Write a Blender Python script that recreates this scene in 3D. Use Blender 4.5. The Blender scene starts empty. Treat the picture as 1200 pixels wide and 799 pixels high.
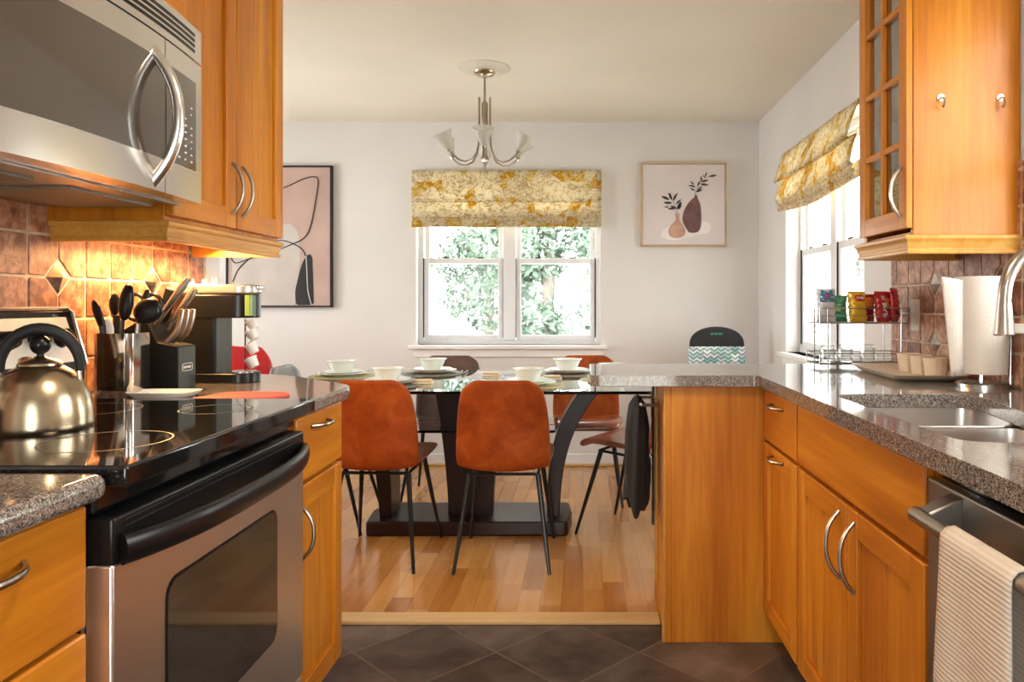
import bpy, bmesh, math, random
from mathutils import Vector, Matrix
from mathutils.geometry import tessellate_polygon
random.seed(7)
PI = math.pi
C = bpy.context.scene.collection
S = bpy.context.scene

# ------------------------------------------------------------------ camera, world, light, exposure
F_PX = 870.0; VX = 683.0; VY = 354.0; H = 1.16
cam = bpy.data.cameras.new('camera'); co = bpy.data.objects.new('camera', cam); C.objects.link(co)
cam.sensor_fit = 'HORIZONTAL'; cam.sensor_width = 36; cam.lens = 36 * F_PX / 1200
cam.shift_x = -(VX - 600) / 1200; cam.shift_y = (VY - 399.5) / 1200
cam.clip_start = 0.05; cam.clip_end = 200
co.location = (0, 0, H); co.rotation_euler = (PI / 2, 0, 0); S.camera = co
S.view_settings.view_transform = 'Standard'; S.view_settings.look = 'None'
S.view_settings.gamma = 1; S.view_settings.use_curve_mapping = False
S.view_settings.exposure = 1.32
wd = bpy.data.worlds.new('sky'); S.world = wd; wd.use_nodes = True
bg = wd.node_tree.nodes['Background']; bg.inputs[0].default_value = (1.0, 0.985, 0.96, 1); bg.inputs[1].default_value = 6.5

def area(name, loc, rot, sx, sy, power, col, portal=False):
    l = bpy.data.lights.new(name, 'AREA'); l.shape = 'RECTANGLE'; l.size = sx; l.size_y = sy
    l.energy = power; l.color = col
    if portal: l.cycles.is_portal = True
    o = bpy.data.objects.new(name, l); C.objects.link(o); o.location = loc; o.rotation_euler = rot
    return o
area('portal_dining', (-.525, 5.46, 1.45), (-PI/2, 0, 0), 1.3, 1.3, 1, (1, 1, 1), True)
area('portal_side', (1.42, 3.93, 1.45), (0, PI/2, 0), 1.3, 1.35, 1, (1, 1, 1), True)
area('portal_sink', (1.42, 1.62, 1.55), (0, PI/2, 0), 1.1, .9, 1, (1, 1, 1), True)
area('portal_left', (-3.37, 4.0, 1.45), (0, -PI/2, 0), 1.3, 1.7, 1, (1, 1, 1), True)
area('portal_added_door', (0.0, -1.72, 1.05), (PI/2, 0, 0), .95, 2.05, 1, (1, 1, 1), True)

# ------------------------------------------------------------------ mesh helpers
class MB:
    def __init__(s): s.bm = bmesh.new()
    def box(s, x0, x1, y0, y1, z0, z1, mi=0):
        x0, x1 = sorted((x0, x1)); y0, y1 = sorted((y0, y1)); z0, z1 = sorted((z0, z1))
        v = [s.bm.verts.new(p) for p in ((x0,y0,z0),(x1,y0,z0),(x1,y1,z0),(x0,y1,z0),(x0,y0,z1),(x1,y0,z1),(x1,y1,z1),(x0,y1,z1))]
        for f in ((3,2,1,0),(4,5,6,7),(0,1,5,4),(1,2,6,5),(2,3,7,6),(3,0,4,7)):
            s.bm.faces.new([v[i] for i in f]).material_index = mi
        return s
    def prism(s, pts, lo, hi, axis='Z', holes=(), mi=0):
        m = {'Z': lambda a, b, h: (a, b, h), 'Y': lambda a, b, h: (a, h, b), 'X': lambda a, b, h: (h, a, b)}[axis]
        loops = [list(pts)] + [list(h) for h in holes]
        tri = tessellate_polygon([[Vector((p[0], p[1], 0)) for p in L] for L in loops])
        flat = [p for L in loops for p in L]
        A = [s.bm.verts.new(m(p[0], p[1], lo)) for p in flat]; B = [s.bm.verts.new(m(p[0], p[1], hi)) for p in flat]
        if not holes and len(pts) <= 40 and convex(pts):
            s.bm.faces.new(A[::-1]).material_index = mi; s.bm.faces.new(B).material_index = mi
        else:
            for t in tri:
                try:
                    s.bm.faces.new([A[i] for i in t[::-1]]).material_index = mi; s.bm.faces.new([B[i] for i in t]).material_index = mi
                except ValueError: pass
        k = 0
        for L in loops:
            n = len(L)
            for i in range(n):
                a, b = k + i, k + (i + 1) % n
                s.bm.faces.new((A[a], A[b], B[b], B[a])).material_index = mi
            k += n
        return s
    def tube(s, path, r, seg=8, closed=False, mi=0, flat=1.0):
        P = [Vector(p) for p in path]; n = len(P)
        R = r if isinstance(r, (list, tuple)) else [r] * n
        T = []
        for i in range(n):
            a = P[(i - 1) % n] if (i > 0 or closed) else P[i]; b = P[(i + 1) % n] if (i < n - 1 or closed) else P[i]
            d = b - a; T.append(d.normalized() if d.length > 1e-9 else Vector((0, 0, 1)))
        up = Vector((0, 0, 1)) if abs(T[0].z) < .9 else Vector((1, 0, 0))
        U = (up - T[0] * up.dot(T[0])).normalized(); rings = []
        for i in range(n):
            U = (U - T[i] * U.dot(T[i])); U = U.normalized() if U.length > 1e-6 else T[i].orthogonal().normalized()
            W = T[i].cross(U)
            rings.append([s.bm.verts.new(P[i] + (U * math.cos(2*PI*k/seg) * R[i] + W * math.sin(2*PI*k/seg) * R[i] * flat)) for k in range(seg)])
        m = n if closed else n - 1
        for i in range(m):
            a, b = rings[i], rings[(i + 1) % n]
            for k in range(seg):
                s.bm.faces.new((a[k], a[(k+1) % seg], b[(k+1) % seg], b[k])).material_index = mi
        if not closed:
            s.bm.faces.new(rings[0][::-1]).material_index = mi; s.bm.faces.new(rings[-1]).material_index = mi
        return s
    def lathe(s, prof, c=(0, 0, 0), seg=32, M=None, mi=0):
        rings = []
        for r, z in prof:
            if r < 1e-6: rings.append([s.bm.verts.new(tf(M, (0, 0, z), c))])
            else: rings.append([s.bm.verts.new(tf(M, (r*math.cos(2*PI*k/seg), r*math.sin(2*PI*k/seg), z), c)) for k in range(seg)])
        for a, b in zip(rings, rings[1:]):
            for k in range(seg):
                q = [a[k % len(a)], a[(k+1) % len(a)], b[(k+1) % len(b)], b[k % len(b)]]
                q = list(dict.fromkeys(q))
                if len(q) > 2:
                    try: s.bm.faces.new(q).material_index = mi
                    except ValueError: pass
        return s
    def grid(s, f, nu, nv, closeu=False, mi=0):
        G = [[s.bm.verts.new(f(i / nu, j / nv)) for i in range(nu if closeu else nu + 1)] for j in range(nv + 1)]
        for j in range(nv):
            for i in range(nu):
                i2 = (i + 1) % nu if closeu else i + 1
                s.bm.faces.new((G[j][i], G[j][i2], G[j+1][i2], G[j+1][i])).material_index = mi
        return s
    def sphere(s, c, r, seg=16, sc=(1, 1, 1)):
        return s.lathe([(r * math.sin(PI * k / 10), -r * math.cos(PI * k / 10)) for k in range(11)], c, seg, Matrix.Diagonal(sc).to_3x3())
    def build(s, name, mat, parent=None, smooth=35, bev=0, seg=2, solid=0, sub=0, fix=True, off=-1):
        if fix: bmesh.ops.recalc_face_normals(s.bm, faces=s.bm.faces)
        if parent is not None and parent.get('_w'):
            o = root_loc(parent); bmesh.ops.translate(s.bm, vec=-o, verts=s.bm.verts)
        me = bpy.data.meshes.new(name); s.bm.to_mesh(me); s.bm.free()
        for m in (mat if isinstance(mat, (list, tuple)) else [mat]): me.materials.append(m)
        if smooth:
            me.shade_smooth(); me.set_sharp_from_angle(angle=math.radians(smooth))
        ob = bpy.data.objects.new(name, me); C.objects.link(ob)
        if parent is not None:
            ob.parent = parent
            if parent.get('_w'): ob['_w'] = 1
        if solid:
            d = ob.modifiers.new('thick', 'SOLIDIFY'); d.thickness = solid; d.offset = off
        if bev:
            d = ob.modifiers.new('bevel', 'BEVEL'); d.width = bev; d.segments = seg; d.limit_method = 'ANGLE'; d.angle_limit = math.radians(40)
        if sub:
            d = ob.modifiers.new('sub', 'SUBSURF'); d.levels = sub; d.render_levels = sub
        return ob
def convex(p):
    sg = 0
    for i in range(len(p)):
        a, b, c = p[i-2], p[i-1], p[i]
        z = (b[0]-a[0])*(c[1]-b[1]) - (b[1]-a[1])*(c[0]-b[0])
        if abs(z) < 1e-12: continue
        if sg == 0: sg = 1 if z > 0 else -1
        elif z * sg < 0: return False
    return True
def tf(M, p, c):
    v = Vector(p)
    if M is not None: v = M @ v
    return v + Vector(c)
def root_loc(o):
    while o.parent: o = o.parent
    return Vector(o.location)
def thing(name, label, cat, loc=(0, 0, 0), rz=0, group=None, world=False):
    o = bpy.data.objects.new(name, None); C.objects.link(o); o.location = loc; o.rotation_euler = (0, 0, rz)
    o.empty_display_size = .05
    if world: o['_w'] = 1       # children are written in world coordinates
    return tag(o, label, cat, group)
def tag(o, label=None, cat=None, group=None, kind=None):
    if label: o['label'] = label
    if cat: o['category'] = cat
    if group: o['group'] = group
    if kind: o['kind'] = kind
    return o
def struct(o): o['kind'] = 'structure'; return o
def copy_tree(o, parent=None, top=True):
    c = o.copy(); C.objects.link(c)
    if parent is not None: c.parent = parent
    for ch in list(o.children): copy_tree(ch, c, False)
    return c
def rrect(x0, x1, y0, y1, r, n=5):
    P = []
    for cx, cy, a in ((x1-r, y0+r, -90), (x1-r, y1-r, 0), (x0+r, y1-r, 90), (x0+r, y0+r, 180)):
        for k in range(n + 1):
            t = math.radians(a + 90 * k / n); P.append((cx + r*math.cos(t), cy + r*math.sin(t)))
    return P
def round_poly(pts, rad, n=5):
    out = []; N = len(pts)
    for i, p in enumerate(pts):
        r = rad[i] if isinstance(rad, (list, tuple)) else rad
        if r <= 0: out.append(p); continue
        p = Vector(p); a = Vector(pts[i-1]); b = Vector(pts[(i+1) % N])
        da = (a-p); db = (b-p); ra = min(r, da.length*.48); rb = min(r, db.length*.48)
        A = p + da.normalized()*ra; B = p + db.normalized()*rb
        for k in range(n + 1):
            t = k / n; q = A*(1-t)**2 + p*2*t*(1-t) + B*t*t; out.append((q.x, q.y))
    return out
def fb(mb, F, u0, u1, v0, v1, w0, w1, mi=0):       # a box on a facing plane F = (axis, position, outward sign)
    ax, p, s = F
    if ax == 'X': mb.box(p + s*w0, p + s*w1, u0, u1, v0, v1, mi)
    else: mb.box(u0, u1, p + s*w0, p + s*w1, v0, v1, mi)
def fp(F, u, v, w):
    ax, p, s = F
    return (p + s*w, u, v) if ax == 'X' else (u, p + s*w, v)

# ------------------------------------------------------------------ materials
def nt_mat(name):
    m = bpy.data.materials.new(name); m.use_nodes = True; nt = m.node_tree
    return m, nt, nt.nodes['Principled BSDF']
def nd(nt, typ, ins=None, **props):
    n = nt.nodes.new(typ)
    for k, v in props.items(): setattr(n, k, v)
    for k, v in (ins or {}).items():
        if isinstance(v, bpy.types.NodeSocket): nt.links.new(v, n.inputs[k])
        else: n.inputs[k].default_value = v
    return n
def mth(nt, op, a, b=0.0, c=None):
    ins = {0: a, 1: b}
    if c is not None: ins[2] = c
    return nd(nt, 'ShaderNodeMath', ins, operation=op).outputs[0]
def ramp(nt, fac, stops):
    n = nt.nodes.new('ShaderNodeValToRGB'); e = n.color_ramp.elements
    while len(e) < len(stops): e.new(.5)
    for el, (p, c) in zip(e, stops): el.position = p; el.color = tuple(c) + (1,)
    nt.links.new(fac, n.inputs[0]); return n.outputs[0]
def mixc(nt, fac, a, b, blend='MIX'):
    n = nt.nodes.new('ShaderNodeMix'); n.data_type = 'RGBA'; n.blend_type = blend
    for sock, v in ((n.inputs[0], fac), (n.inputs[6], a), (n.inputs[7], b)):
        if isinstance(v, bpy.types.NodeSocket): nt.links.new(v, sock)
        else: sock.default_value = v if not isinstance(v, tuple) or len(v) == 4 else v + (1,)
    return n.outputs[2]
def coords(nt, scale=(1, 1, 1), rnd=0):
    tc = nd(nt, 'ShaderNodeTexCoord').outputs['Object']
    if rnd:
        oi = nd(nt, 'ShaderNodeObjectInfo').outputs['Random']
        tc = nd(nt, 'ShaderNodeVectorMath', {0: tc, 1: nd(nt, 'ShaderNodeCombineXYZ', {0: mth(nt, 'MULTIPLY', oi, rnd), 1: mth(nt, 'MULTIPLY', oi, rnd*1.7), 2: mth(nt, 'MULTIPLY', oi, rnd*.6)}).outputs[0]}, operation='ADD').outputs[0]
    return nd(nt, 'ShaderNodeMapping', {'Vector': tc, 'Scale': scale}).outputs[0]
def noise(nt, vec, scale, detail=3, rough=.5, dist=0):
    return nd(nt, 'ShaderNodeTexNoise', {'Vector': vec, 'Scale': scale, 'Detail': detail, 'Roughness': rough, 'Distortion': dist}).outputs[0]
def bump(nt, bs, h, strength, dist=.01):
    b = nd(nt, 'ShaderNodeBump', {'Height': h, 'Strength': strength, 'Distance': dist}); nt.links.new(b.outputs[0], bs.inputs['Normal'])
def plain(name, col, rough=.5, metal=0, var=0.04, vs=8, coat=0, spec=None, bmp=0, bs_=200):
    m, nt, bs = nt_mat(name)
    n = noise(nt, coords(nt), vs, 3)
    d = tuple(max(0, c * (1 - var*2)) for c in col); l = tuple(min(1, c * (1 + var*2)) for c in col)
    nt.links.new(ramp(nt, n, [(.3, d), (.7, l)]), bs.inputs['Base Color'])
    bs.inputs['Roughness'].default_value = rough; bs.inputs['Metallic'].default_value = metal
    bs.inputs['Coat Weight'].default_value = coat
    if spec is not None: bs.inputs['Specular IOR Level'].default_value = spec
    if bmp: bump(nt, bs, noise(nt, coords(nt), bs_, 2), bmp, .002)
    return m
def wood(name, axis, cols, rough=.36, coat=.08, gs=1.0, rnd=9):
    m, nt, bs = nt_mat(name); bs.inputs['Specular IOR Level'].default_value = .32
    sc = {'X': (.9, 9, 9), 'Y': (9, .9, 9), 'Z': (9, 9, .9)}[axis]
    sf = {'X': (3, 70, 70), 'Y': (70, 3, 70), 'Z': (70, 70, 3)}[axis]
    a = noise(nt, coords(nt, tuple(q*gs for q in sc), rnd), 1.0, 4, .55, .6)
    f = noise(nt, coords(nt, tuple(q*gs for q in sf), rnd), 1.0, 3, .6)
    c = ramp(nt, a, [(.28, cols[0]), (.5, cols[1]), (.72, cols[2])])
    c = mixc(nt, .22, c, ramp(nt, f, [(.3, tuple(q*.55 for q in cols[0])), (.65, cols[2])]))
    nt.links.new(c, bs.inputs['Base Color'])
    bs.inputs['Roughness'].default_value = rough; bs.inputs['Coat Weight'].default_value = coat; bs.inputs['Coat Roughness'].default_value = .15
    bump(nt, bs, f, .06, .002)
    return m
MAPLE = [(.36, .095, .004), (.54, .178, .009), (.68, .275, .024)]
M = {}
for ax in 'XYZ': M['maple' + ax] = wood('maple_' + ax, ax, MAPLE)
PALE = [(.60, .36, .15), (.68, .43, .20), (.75, .50, .26)]
M['moulding'] = wood('moulding_maple', 'Y', [(.46, .19, .025), (.60, .29, .05), (.70, .38, .09)])
M['darkwood'] = wood('espresso_wood', 'Z', [(.012, .004, .003), (.022, .007, .005), (.032, .010, .007)], .3, .0)
M['trimwood'] = wood('pale_trim_wood', 'X', [(.55, .33, .13), (.66, .42, .19), (.72, .48, .24)], .4, .1)
M['wall'] = plain('wall_paint', (.74, .715, .70), .65, var=.01, vs=3, bmp=.05, bs_=300)
M['ceil'] = plain('ceiling_paint', (.84, .78, .68), .75, var=.015, vs=1.5)
M['white'] = plain('white_paint', (.84, .82, .80), .4, var=.01)
M['vinyl'] = plain('white_vinyl', (.80, .80, .82), .35, var=.01)
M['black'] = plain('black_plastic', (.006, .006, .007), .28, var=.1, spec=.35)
M['blackmatte'] = plain('black_matte', (.005, .0055, .0055), .45, var=.1, spec=.2)
M['blackgloss'] = plain('black_gloss', (.006, .006, .007), .06, var=.02, coat=.5)
M['rubber'] = plain('grey_rubber', (.016, .017, .019), .5, spec=.3)
M['china'] = plain('white_china', (.74, .76, .70), .2, var=.01, coat=.3)
M['cream'] = plain('cream_ceramic', (.72, .60, .47), .35, var=.04)
M['plastic'] = plain('white_plastic', (.78, .76, .72), .35, var=.02)
M['red'] = plain('red_plastic', (.55, .012, .018), .3, var=.05)
M['redmat'] = plain('red_silicone', (.70, .07, .045), .45, var=.08)
M['paper'] = plain('paper_towel', (.70, .64, .58), .9, var=.02, bmp=.5, bs_=160)
M['legs'] = plain('black_steel_legs', (.007, .008, .009), .3, 0, spec=.4)
M['gold'] = plain('gold_wood_frame', (.55, .36, .17), .4, var=.08)
M['greygreen'] = plain('green_tinted_black', (.020, .030, .024), .3, coat=.3)
M['rod'] = plain('wire_steel', (.45, .44, .43), .25, 1)
M['nickel'] = plain('brushed_nickel', (.42, .37, .32), .28, 1)
M['brassy'] = plain('aged_nickel', (.50, .43, .32), .25, 1)
M['dome'] = plain('pewter', (.62, .60, .58), .22, 1, var=.12, vs=60)
M['leafpaint'] = plain('dark_leaf_ink', (.065, .060, .058), .8, var=.2, vs=30)
M['vasedark'] = plain('plum_paint', (.17, .085, .085), .8, var=.12, vs=20)
M['vasepink'] = plain('clay_pink_paint', (.55, .33, .25), .8, var=.08, vs=20)
M['whitepaint'] = plain('pale_wash', (.84, .80, .78), .8)
M['canvas'] = plain('canvas_pink', (.52, .37, .32), .85, var=.05, vs=5, bmp=.1)
M['canvasgrey'] = plain('canvas_grey', (.56, .50, .46), .85, var=.04, vs=6)
M['canvaslilac'] = plain('canvas_lilac', (.72, .65, .64), .85, var=.02, vs=5, bmp=.1)
M['ink'] = plain('ink_black', (.015, .015, .017), .7)
M['greychair'] = plain('grey_leather', (.13, .115, .10), .35, var=.15)
M['brownchair'] = plain('dark_brown_leather', (.10, .05, .04), .4, var=.15)
def brushed(name, col, rough, axis, strength=.25):
    m, nt, bs = nt_mat(name)
    sc = {'X': (2, 300, 300), 'Y': (300, 2, 300), 'Z': (300, 300, 2)}[axis]
    n = noise(nt, coords(nt, sc), 1, 2)
    nt.links.new(ramp(nt, n, [(.3, tuple(c*.97 for c in col)), (.7, col)]), bs.inputs['Base Color'])
    nt.links.new(ramp(nt, n, [(.2, (rough*.93,)*3), (.8, (rough*1.07,)*3)]), bs.inputs['Roughness'])
    bs.inputs['Metallic'].default_value = 1
    return m
M['steel'] = brushed('stainless_steel', (.74, .70, .68), .34, 'Y')
M['steelmw'] = brushed('microwave_steel', (.84, .82, .79), .2, 'Y')
M['steeldw'] = brushed('dark_stainless', (.34, .32, .30), .34, 'Y')
M['steelsink'] = brushed('sink_steel', (.62, .59, .57), .30, 'X')
M['kettle'] = brushed('kettle_steel', (.50, .40, .27), .25, 'Z')
def glass(name, tint, refl=.5, rough=.02):
    m = bpy.data.materials.new(name); m.use_nodes = True; nt = m.node_tree
    for n in list(nt.nodes): nt.nodes.remove(n)
    o = nd(nt, 'ShaderNodeOutputMaterial')
    t = nd(nt, 'ShaderNodeBsdfTransparent', {0: tint + (1,)}); g = nd(nt, 'ShaderNodeBsdfGlossy', {'Color': (1, 1, 1, 1), 'Roughness': rough})
    f = nd(nt, 'ShaderNodeFresnel', {'IOR': 1.5}).outputs[0]
    x = nd(nt, 'ShaderNodeMixShader', {0: mth(nt, 'MULTIPLY', f, refl), 1: t.outputs[0], 2: g.outputs[0]})
    nt.links.new(x.outputs[0], o.inputs[0]); return m
M['pane'] = glass('window_glass', (.97, .99, .985), .5)
M['cabglass'] = glass('cabinet_glass', (.93, .95, .95), 2.6)
M['tableglass'] = glass('table_glass', (.72, .84, .82), 1.25)
M['jar'] = glass('clear_jar', (.95, .97, .97), .6)
m, nt, bs = nt_mat('oven_glass'); M['ovenglass'] = m
nt.links.new(ramp(nt, noise(nt, coords(nt), 4), [(.3, (.028, .020, .014)), (.7, (.036, .026, .018))]), bs.inputs['Base Color']); bs.inputs['Roughness'].default_value = .05; bs.inputs['Specular IOR Level'].default_value = .6; bs.inputs['Coat Weight'].default_value = .2
m, nt, bs = nt_mat('mw_glass'); M['mwglass'] = m
nt.links.new(ramp(nt, noise(nt, coords(nt), 4), [(.3, (.05, .036, .026)), (.7, (.062, .046, .034))]), bs.inputs['Base Color']); bs.inputs['Roughness'].default_value = .12; bs.inputs['Specular IOR Level'].default_value = 1.0; bs.inputs['Coat Weight'].default_value = 1.0; bs.inputs['Coat Roughness'].default_value = .06
# frosted shade glass
m, nt, bs = nt_mat('frosted_glass'); M['frost'] = m
bs.inputs['Base Color'].default_value = (.86, .86, .80, 1); bs.inputs['Roughness'].default_value = .45; bs.inputs['Transmission Weight'].default_value = .55; bs.inputs['Alpha'].default_value = .75
# granite
m, nt, bs = nt_mat('granite'); M['granite'] = m
v = nd(nt, 'ShaderNodeTexVoronoi', {'Vector': coords(nt), 'Scale': 480.0}).outputs['Color']
sp = nd(nt, 'ShaderNodeSeparateColor', {0: v}).outputs[0]
n2 = noise(nt, coords(nt), 90, 4, .6); mixf = mth(nt, 'ADD', mth(nt, 'MULTIPLY', sp, .62), mth(nt, 'MULTIPLY', n2, .4))
nt.links.new(ramp(nt, mixf, [(.22, (.03, .025, .023)), (.40, (.12, .10, .092)), (.56, (.21, .175, .155)), (.72, (.31, .26, .23)), (.88, (.48, .44, .41))]), bs.inputs['Base Color'])
bs.inputs['Roughness'].default_value = .09; bs.inputs['Coat Weight'].default_value = .4; bs.inputs['Coat Roughness'].default_value = .05
# slate floor tile laid on the diagonal
m, nt, bs = nt_mat('slate_tile'); M['slate'] = m
xyz = nd(nt, 'ShaderNodeSeparateXYZ', {0: nd(nt, 'ShaderNodeTexCoord').outputs['Object']}).outputs
k = 1 / (math.sqrt(2) * .336)
u = mth(nt, 'MULTIPLY', mth(nt, 'SUBTRACT', mth(nt, 'ADD', xyz[0], xyz[1]), 2.173), k)
w = mth(nt, 'MULTIPLY', mth(nt, 'SUBTRACT', mth(nt, 'SUBTRACT', xyz[1], xyz[0]), 2.749), k)
fu = mth(nt, 'PINGPONG', u, .5); fw = mth(nt, 'PINGPONG', w, .5)
gr = mth(nt, 'LESS_THAN', mth(nt, 'MINIMUM', fu, fw), .011)
cell = nd(nt, 'ShaderNodeCombineXYZ', {0: mth(nt, 'FLOOR', u), 1: mth(nt, 'FLOOR', w)}).outputs[0]
wn = nd(nt, 'ShaderNodeTexWhiteNoise', {'Vector': cell}).outputs[0]
base = ramp(nt, mth(nt, 'ADD', mth(nt, 'MULTIPLY', noise(nt, coords(nt), 6, 6, .6, .4), .8), mth(nt, 'MULTIPLY', wn, .2)), [(.35, (.055, .038, .030)), (.55, (.115, .085, .070)), (.75, (.21, .165, .14))])
nt.links.new(mixc(nt, gr, base, (.16, .12, .09)), bs.inputs['Base Color']); bs.inputs['Roughness'].default_value = .33
bump(nt, bs, mth(nt, 'SUBTRACT', noise(nt, coords(nt), 14, 5), mth(nt, 'MULTIPLY', gr, .8)), .35, .006)
# strip oak floor, boards running away from the kitchen
m, nt, bs = nt_mat('strip_floor'); M['oakfloor'] = m
xyz = nd(nt, 'ShaderNodeSeparateXYZ', {0: nd(nt, 'ShaderNodeTexCoord').outputs['Object']}).outputs
col_ = mth(nt, 'FLOOR', mth(nt, 'DIVIDE', xyz[0], .083))
r1 = nd(nt, 'ShaderNodeTexWhiteNoise', {'W': col_}, noise_dimensions='1D').outputs[0]
yy = mth(nt, 'ADD', mth(nt, 'DIVIDE', xyz[1], .52), mth(nt, 'MULTIPLY', r1, 7.3))
cell = nd(nt, 'ShaderNodeCombineXYZ', {0: col_, 1: mth(nt, 'FLOOR', yy)}).outputs[0]
r2 = nd(nt, 'ShaderNodeTexWhiteNoise', {'Vector': cell}).outputs[0]
gx = mth(nt, 'LESS_THAN', mth(nt, 'PINGPONG', mth(nt, 'DIVIDE', xyz[0], .083), .5), .012)
gy = mth(nt, 'LESS_THAN', mth(nt, 'PINGPONG', yy, .5), .0025)
g = mth(nt, 'MAXIMUM', gx, gy)
off = nd(nt, 'ShaderNodeVectorMath', {0: coords(nt, (14, 1.2, 1)), 1: nd(nt, 'ShaderNodeCombineXYZ', {0: mth(nt, 'MULTIPLY', r2, 40)}).outputs[0]}, operation='ADD').outputs[0]
gn = noise(nt, off, 2.2, 5, .6, .8)
c = ramp(nt, mth(nt, 'ADD', mth(nt, 'MULTIPLY', r2, .5), mth(nt, 'MULTIPLY', gn, .5)), [(.18, (.32, .115, .018)), (.45, (.46, .19, .040)), (.65, (.56, .265, .070)), (.85, (.64, .34, .11))])
nt.links.new(mixc(nt, mth(nt, 'MULTIPLY', g, .55), c, (.16, .06, .015)), bs.inputs['Base Color'])
bs.inputs['Roughness'].default_value = .2; bs.inputs['Coat Weight'].default_value = .35; bs.inputs['Coat Roughness'].default_value = .12
bump(nt, bs, mth(nt, 'SUBTRACT', mth(nt, 'MULTIPLY', gn, .3), g), .12, .003)
# tumbled wall tile
def tilemat(name, cols):
    m, nt, bs = nt_mat(name)
    xyz = nd(nt, 'ShaderNodeSeparateXYZ', {0: nd(nt, 'ShaderNodeTexCoord').outputs['Object']}).outputs
    cell = nd(nt, 'ShaderNodeCombineXYZ', {0: mth(nt, 'FLOOR', mth(nt, 'DIVIDE', mth(nt, 'SUBTRACT', xyz[1], 1.887), .104)), 1: mth(nt, 'FLOOR', mth(nt, 'DIVIDE', mth(nt, 'SUBTRACT', xyz[2], 1.223), .105))}).outputs[0]
    r = nd(nt, 'ShaderNodeTexWhiteNoise', {'Vector': cell}).outputs[0]
    n = noise(nt, coords(nt), 28, 6, .65, .3)
    f = mth(nt, 'ADD', mth(nt, 'MULTIPLY', r, .3), mth(nt, 'MULTIPLY', mth(nt, 'SUBTRACT', mth(nt, 'MULTIPLY', n, 1.7), .48), .9))
    nt.links.new(ramp(nt, f, [(.3, cols[0]), (.5, cols[1]), (.75, cols[2])]), bs.inputs['Base Color'])
    bs.inputs['Roughness'].default_value = .45; bump(nt, bs, n, .4, .005); return m
M['tile'] = tilemat('tumbled_tile', [(.18, .065, .033), (.37, .160, .088), (.58, .33, .20)])
M['grout'] = plain('grout', (.56, .43, .32), .8, var=.1, vs=40)
# suede
m, nt, bs = nt_mat('orange_suede'); M['suede'] = m
n = noise(nt, coords(nt, (1, 1, 1), 5), 9, 5, .6, .5)
nt.links.new(ramp(nt, n, [(.3, (.22, .036, .003)), (.5, (.33, .060, .006)), (.72, (.44, .105, .016))]), bs.inputs['Base Color'])
bs.inputs['Roughness'].default_value = .55; bs.inputs['Specular IOR Level'].default_value = .2; bump(nt, bs, noise(nt, coords(nt), 250, 2), .1, .002)
M['leatherseat'] = plain('rust_leather_seat', (.24, .075, .042), .28, var=.2, vs=10, coat=.2)
# blind fabric
m, nt, bs = nt_mat('floral_fabric'); M['fabric'] = m
cv = coords(nt, (1, 1, 1.2))
n1 = noise(nt, cv, 11, 3, .6, 1.3); n2 = noise(nt, cv, 30, 2, .5, 1.0); n3 = noise(nt, coords(nt, (1, 1, 1)), 8, 1, .5, .4)
c = ramp(nt, n1, [(.38, (.84, .77, .60)), (.46, (.80, .69, .46)), (.495, (.46, .31, .17)), (.525, (.82, .74, .54)), (.64, (.84, .77, .58))])
c = mixc(nt, mth(nt, 'GREATER_THAN', n3, .565), c, ramp(nt, n2, [(.40, (.55, .30, .02)), (.50, (.72, .47, .07)), (.60, (.78, .68, .38))]))
c = mixc(nt, mth(nt, 'MULTIPLY', mth(nt, 'GREATER_THAN', n2, .61), .7), c, (.45, .37, .14))
nt.links.new(c, bs.inputs['Base Color']); bs.inputs['Roughness'].default_value = .85
tr = nd(nt, 'ShaderNodeBsdfTranslucent', {0: c}); mx = nd(nt, 'ShaderNodeMixShader', {0: .44, 1: bs.outputs[0], 2: tr.outputs[0]})
nt.links.new(mx.outputs[0], nt.nodes['Material Output'].inputs[0])
# towel (ribbed)
m, nt, bs = nt_mat('ribbed_towel'); M['towel'] = m
bs.inputs['Base Color'].default_value = (.76, .69, .62, 1); bs.inputs['Roughness'].default_value = .95
wv = nd(nt, 'ShaderNodeTexWave', {'Vector': coords(nt, (0, 0, 1)), 'Scale': 45.0, 'Distortion': .0}, bands_direction='Z').outputs[1]
nt.links.new(ramp(nt, mth(nt, 'ADD', mth(nt, 'MULTIPLY', wv, .7), mth(nt, 'MULTIPLY', noise(nt, coords(nt), 8), .3)), [(.2, (.60, .52, .45)), (.7, (.67, .59, .52))]), bs.inputs['Base Color'])
bump(nt, bs, wv, .3, .003)
M['cloth'] = plain('black_cloth', (.012, .012, .014), .8, bmp=.3, bs_=300)
def cheb():
    m, nt, bs = nt_mat('chevron_fabric')
    xyz = nd(nt, 'ShaderNodeSeparateXYZ', {0: nd(nt, 'ShaderNodeTexCoord').outputs['Object']}).outputs
    zig = mth(nt, 'PINGPONG', xyz[0], .0225)
    t = mth(nt, 'ADD', mth(nt, 'DIVIDE', mth(nt, 'ADD', xyz[2], mth(nt, 'MULTIPLY', zig, .8)), .026), 50.0)
    fr = mth(nt, 'FRACT', t)
    cell = nd(nt, 'ShaderNodeCombineXYZ', {0: mth(nt, 'FLOOR', mth(nt, 'DIVIDE', xyz[0], .045)), 1: mth(nt, 'FLOOR', t)}).outputs[0]
    r = nd(nt, 'ShaderNodeTexWhiteNoise', {'Vector': cell}).outputs[0]
    c = ramp(nt, r, [(.0, (.70, .74, .72)), (.35, (.25, .48, .46)), (.6, (.60, .56, .60)), (.8, (.12, .33, .30)), (1, (.80, .82, .80))])
    c = mixc(nt, mth(nt, 'LESS_THAN', fr, .24), c, (.015, .04, .05)); nt.links.new(c, bs.inputs['Base Color']); bs.inputs['Roughness'].default_value = .8
    return m
M['chevron'] = cheb()
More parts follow.
